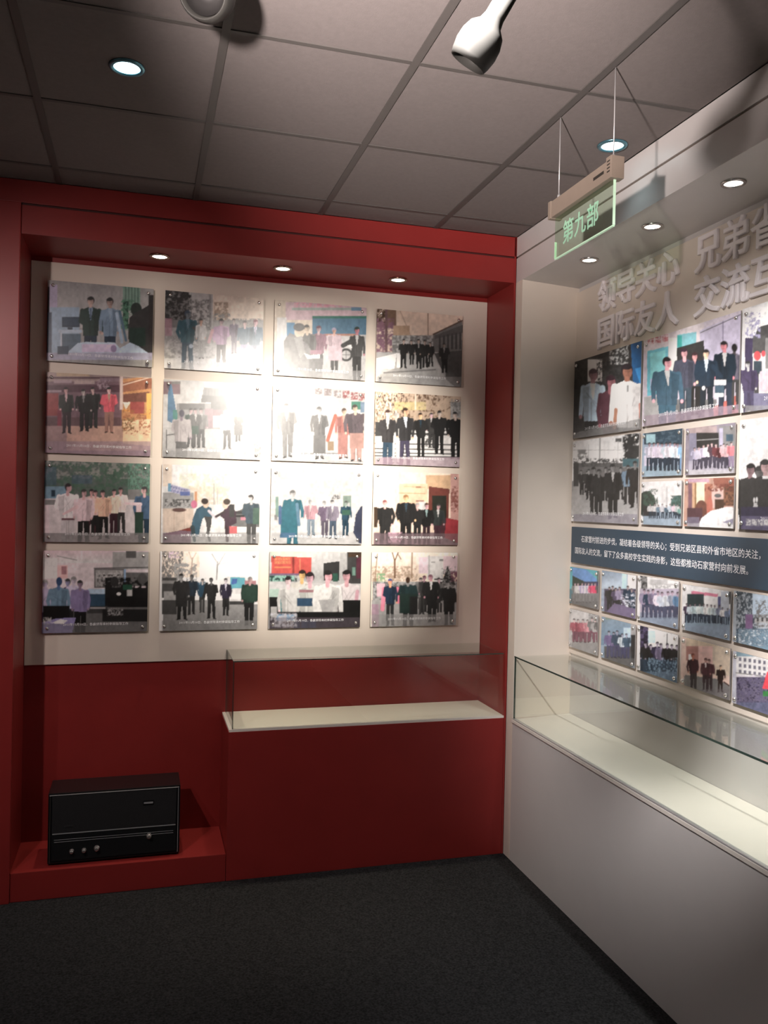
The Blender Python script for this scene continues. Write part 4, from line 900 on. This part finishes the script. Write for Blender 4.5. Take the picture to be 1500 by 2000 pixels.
def C3_(p):
    p.bg(240).R(1252, 1126, 1264, 1152, 150).N(1250, 1124, 1264, 1155, 60, 4, .5).R(1270, 1132, 1304, 1142, 200).N(1270, 1140, 1335, 1152, 190, 4, .5).R(1250, 1150, 1336, 1200, (196, 186, 205)).R(1250, 1196, 1336, 1230, (150, 160, 182))
    p.row([(1259, (160, 150, 180)), (1267, (52, 70, 92), 2), (1276, (140, 130, 160)), (1285, (235, 225, 240), 4), (1293, (205, 215, 230), 6), (1304, (225, 232, 240), 5), (1313, (160, 170, 190), 4), (1323, (96, 140, 180), 6)], 1150, 1206, (80, 84, 110), (190, 160, 180), 60, 1.5)
    p.R(1250, 1206, 1336, 1232, (140, 160, 182), .6)
def C4_(p):
    p.bg(242).PO([(1350, 1154), (1402, 1160), (1402, 1166), (1350, 1160)], (232, 130, 160)).R(1342, 1160, 1375, 1190, (46, 66, 70)).R(1375, 1165, 1392, 1185, 244).R(1402, 1165, 1408, 1190, (90, 96, 150)).R(1408, 1155, 1424, 1205, (205, 215, 228)).R(1424, 1155, 1436, 1180, 50).R(1338, 1200, 1438, 1256, (140, 165, 185))
    p.row([(1341, (80, 60, 90)), (1348, (205, 220, 228), 1), (1357, (190, 215, 220)), (1366, (225, 238, 238)), (1374, (205, 225, 228), 1), (1381, 250, 2), (1389, (225, 240, 240), 3), (1396, (200, 220, 228), 4), (1405, (140, 150, 180), 4), (1412, 245, 8), (1421, (120, 140, 170), 10), (1430, (150, 170, 215), 6)], 1178, 1216, (44, 60, 80), (150, 130, 140), 40, 1.7)
    p.R(1338, 1222, 1438, 1256, (150, 168, 192), .6)
def C5_(p):
    p.bg((170, 180, 190)).N(1438, 1150, 1480, 1230, (60, 74, 84), 5, .42, .15, sx=1.6).R(1470, 1158, 1540, 1200, (176, 196, 214)).N(1476, 1172, 1540, 1225, 110, 4, .5).R(1456, 1200, 1470, 1232, (120, 90, 130)).R(1474, 1208, 1540, 1216, 170)
    for i in range(6): p.R(1478+i*9, 1206, 1482+i*9, 1214, 60)
    p.R(1438, 1228, 1560, 1270, (110, 140, 160)).N(1438, 1228, 1560, 1262, (40, 60, 80), 4, .5).N(1442, 1230, 1560, 1262, (200, 215, 225), 4, .62)
def E1_(p):
    p.bg(160).R(1116, 1190, 1150, 1215, 176).N(1150, 1192, 1178, 1225, 130, 4, .5).R(1116, 1240, 1178, 1290, 140)
    p.row([(1122, (140, 70, 84)), (1130, (150, 74, 90), 1), (1139, (160, 90, 104), 1), (1147, (190, 130, 140), 2), (1156, 110, -2), (1163, 150, 2), (1171, 90, 0)], 1208, 1254, (110, 70, 84), (190, 170, 170), 60, 1.7)
    p.R(1116, 1256, 1178, 1290, 112, .5)
def E2_(p):
    p.bg((130, 152, 172)).R(1182, 1206, 1250, 1216, (120, 140, 130)).V(1210, (120, 142, 160), 1260, (96, 126, 150)).R(1218, 1226, 1234, 1262, (165, 188, 205)).R(1232, 1215, 1250, 1242, 150).R(1232, 1240, 1250, 1300, 50).R(1180, 1262, 1232, 1310, 84)
    p.row([(1190, (100, 88, 130)), (1199, (110, 98, 140), 2), (1205, (50, 70, 90), -1), (1216, (200, 215, 225), 5), (1224, (60, 84, 104), 5)], 1232, 1284, (70, 70, 100), (150, 150, 170), 40, 1.7)
    p.R(1180, 1286, 1250, 1312, 100, .6)
def E3_(p):
    p.bg(246).R(1250, 1222, 1266, 1290, (86, 76, 110)).N(1250, 1222, 1272, 1300, (40, 36, 54), 6, .45).R(1266, 1232, 1280, 1256, (190, 215, 230)).N(1290, 1236, 1335, 1270, 200, 5, .6).L(1303, 1238, 1302, 1276, 2, 60).L(1326, 1240, 1325, 1270, 1.6, 120)
    p.R(1250, 1268, 1336, 1340, (40, 56, 70)).row([(1262, 40), (1272, 36, 4), (1283, (50, 46, 70), -1), (1292, (120, 110, 140), 2), (1303, 34, 2), (1312, 40, 4), (1322, 44, 5)], 1254, 1316, (46, 66, 84), (170, 160, 180), 30, 1.7)
    p.N(1262, 1285, 1336, 1325, (120, 150, 172), 5, .6, .12, sx=2).R(1250, 1312, 1336, 1345, (110, 136, 160), .6)
def E4_(p):
    p.bg((224, 196, 182)).R(1340, 1246, 1436, 1262, (206, 186, 160)).R(1340, 1262, 1366, 1290, (170, 120, 112)).R(1364, 1262, 1392, 1310, (228, 186, 178)).R(1392, 1262, 1436, 1320, (216, 198, 176)).R(1336, 1320, 1360, 1340, 140).PO([(1338, 1318), (1400, 1326), (1436, 1345), (1436, 1372), (1338, 1345)], 128).R(1345, 1278, 1352, 1300, 244).L(1414, 1332, 1434, 1346, 2.6, (70, 36, 34))
    p.person(1354, 1276, 1350, (70, 40, 48), (60, 56, 56), (200, 120, 90), (120, 64, 50), 1.35)
    p.person(1385, 1287, 1350, (86, 50, 58), (56, 40, 46), (200, 160, 150), (90, 56, 54), 1.3, (225, 205, 210)); p.person(1378, 1285, 1347, (86, 52, 60), (60, 44, 50), (190, 140, 130), (80, 50, 50), 1.35, (230, 215, 215))
    p.person(1407, 1299, 1352, (46, 34, 30), (50, 36, 34), (225, 185, 150), 46, 1.6)
    p.R(1336, 1346, 1436, 1374, (120, 110, 116), .4)
def E5_(p):
    p.bg((176, 178, 190)).R(1438, 1270, 1560, 1330, 200).R(1438, 1270, 1560, 1282, (120, 150, 165))
    for j in range(3):
        for i in range(10): p.R(1443+i*9.5, 1284+j*12+i*1.3, 1448+i*9.5, 1291+j*12+i*1.3, (96, 96, 110))
    p.L(1438, 1314, 1500, 1322, 2, 120).R(1438, 1322, 1560, 1400, (90, 84, 112)).N(1438, 1318, 1560, 1370, (215, 205, 225), 4, .58).N(1438, 1322, 1560, 1390, (50, 46, 70), 4, .52).PO([(1489, 1345), (1498, 1312), (1520, 1312), (1520, 1348)], (216, 50, 66)).R(1490, 1350, 1502, 1360, (50, 120, 60)).R(1438, 1372, 1560, 1400, (100, 110, 140), .5)

GL = 'photos mounted on the beige board'
def bx(i): return [CAM[0]+(v-CAM[0])*1.0149 for v in (-2.325+.5475*i, -2.325+.5475*i+.49)]
def bz(v): return CAM[2]+(v-CAM[2])*1.0149
ROWS = [(2.876, 2.488), (2.434, 2.046), (2.008, 1.616), (1.574, 1.174)]
BACK = [
 [(r1c1, 0.5, 'photo of two men in jackets behind a paper-covered table'), (r1c2, 0.92, 'photo of a woman in a purple jacket among people in the street'), (r1c3, 1.35, 'photo of people handing over papers before a blue bus'), (r1c4, 0.62, 'photo of a dark-suited group walking down a village lane')],
 [(r2c1, 0.66, 'photo of a person in red jacket and three in black indoors'), (r2c2, 1.9, 'photo of a white-shirted man before a grey traditional gate'), (r2c3, 1.95, 'photo of people in coats before a white wall with lettering'), (r2c4, 0.9, 'photo of people crossing a striped road under bare trees')],
 [(r3c1, 0.78, 'photo of men in pale shirts standing before dark green trees'), (r3c2, 1.6, 'photo of two people bowing to shake hands beside a car'), (r3c3, 1.95, 'photo of a person in a long teal coat outdoors'), (r3c4, 0.9, 'photo of dark-coated visitors in a warm lit room by a doorway')],
 [(r4c1, 0.52, 'photo of people seen from behind in a dim meeting room'), (r4c2, 0.85, 'photo of dark-dressed people before a white bus with teal windscreen'), (r4c3, 1.1, 'photo of people in white shirts under a red notice board'), (r4c4, 0.66, 'photo of people in dark coats walking past a small conifer')],
]
for j, row_ in enumerate(BACK):
    for i, (fn, g, lab) in enumerate(row_):
        a, b = bx(i)
        photo('back', a, b, bz(ROWS[j][0]), bz(ROWS[j][1]), lab, GL, fn, g)
GR = 'photos mounted on the white wall board'
RIGHT = [
 (A1, 0.58, -.040, -.668, 2.612, 2.204, 'photo of three people, one in white shirt beside a blue panel', 1),
 (A2, 0.76, -.686, -1.340, 2.608, 2.214, 'photo of a dark-suited group indoors beside a teal board', 1),
 (A3, 0.85, -1.350, -2.0, 2.610, 2.212, 'photo of people under a dark roof with red lanterns', 1),
 (B1, 0.85, -.040, -.666, 2.188, 1.764, 'photo of a dark-coated crowd walking on a grey road', 1),
 (B2, 1.05, -.694, -.990, 2.182, 1.983, 'small photo of a row of white shirts before dark trees', 0),
 (B3, 1.15, -1.015, -1.323, 2.178, 1.982, 'small photo of a row with pink clothes before a porch', 0),
 (B4, 1.15, -.696, -.994, 1.960, 1.766, 'small photo of people before a tall pale monument', 0),
 (B5, 1.2, -1.016, -1.326, 1.966, 1.767, 'small photo of visitors round a white model table', 0),
 (B6, 1.25, -1.352, -1.98, 2.184, 1.766, 'large photo of men in dark suits against a white background', 1),
 (C1_, 0.68, -.042, -.334, 1.521, 1.328, 'small photo of a crowd under a teal roof', 0),
 (C2_, 0.85, -.366, -.668, 1.527, 1.327, 'small photo of people seated along a pale blue room', 0),
 (C3_, 1.05, -.684, -.992, 1.530, 1.326, 'small photo of people standing before a white building', 0),
 (C4_, 1.15, -1.018, -1.322, 1.522, 1.331, 'small photo of a row of people under a pink banner', 0),
 (C5_, 0.95, -1.340, -1.645, 1.528, 1.331, 'small photo of a street scene with dark trees and towers', 0),
 (E1_, 0.58, -.045, -.338, 1.299, 1.097, 'small photo of a row of people in dull red coats', 0),
 (E2_, 0.7, -.374, -.672, 1.299, 1.098, 'small photo of visitors standing in a blue-grey room', 0),
 (E3_, 0.82, -.690, -.995, 1.302, 1.098, 'small photo of dark figures with blue legs by bare trees', 0),
 (E4_, 0.9, -1.020, -1.328, 1.301, 1.100, 'small photo of four people in dark coats in a peach-walled room', 0),
 (E5_, 0.8, -1.345, -1.650, 1.296, 1.096, 'small photo of a crowd with a red flag below a pale building', 0),
]
for fn, g, a, b, zt_, zb_, lab, cap in RIGHT:
    photo('right', a, b, zt_, zb_, lab, GR, fn, g, bool(cap))
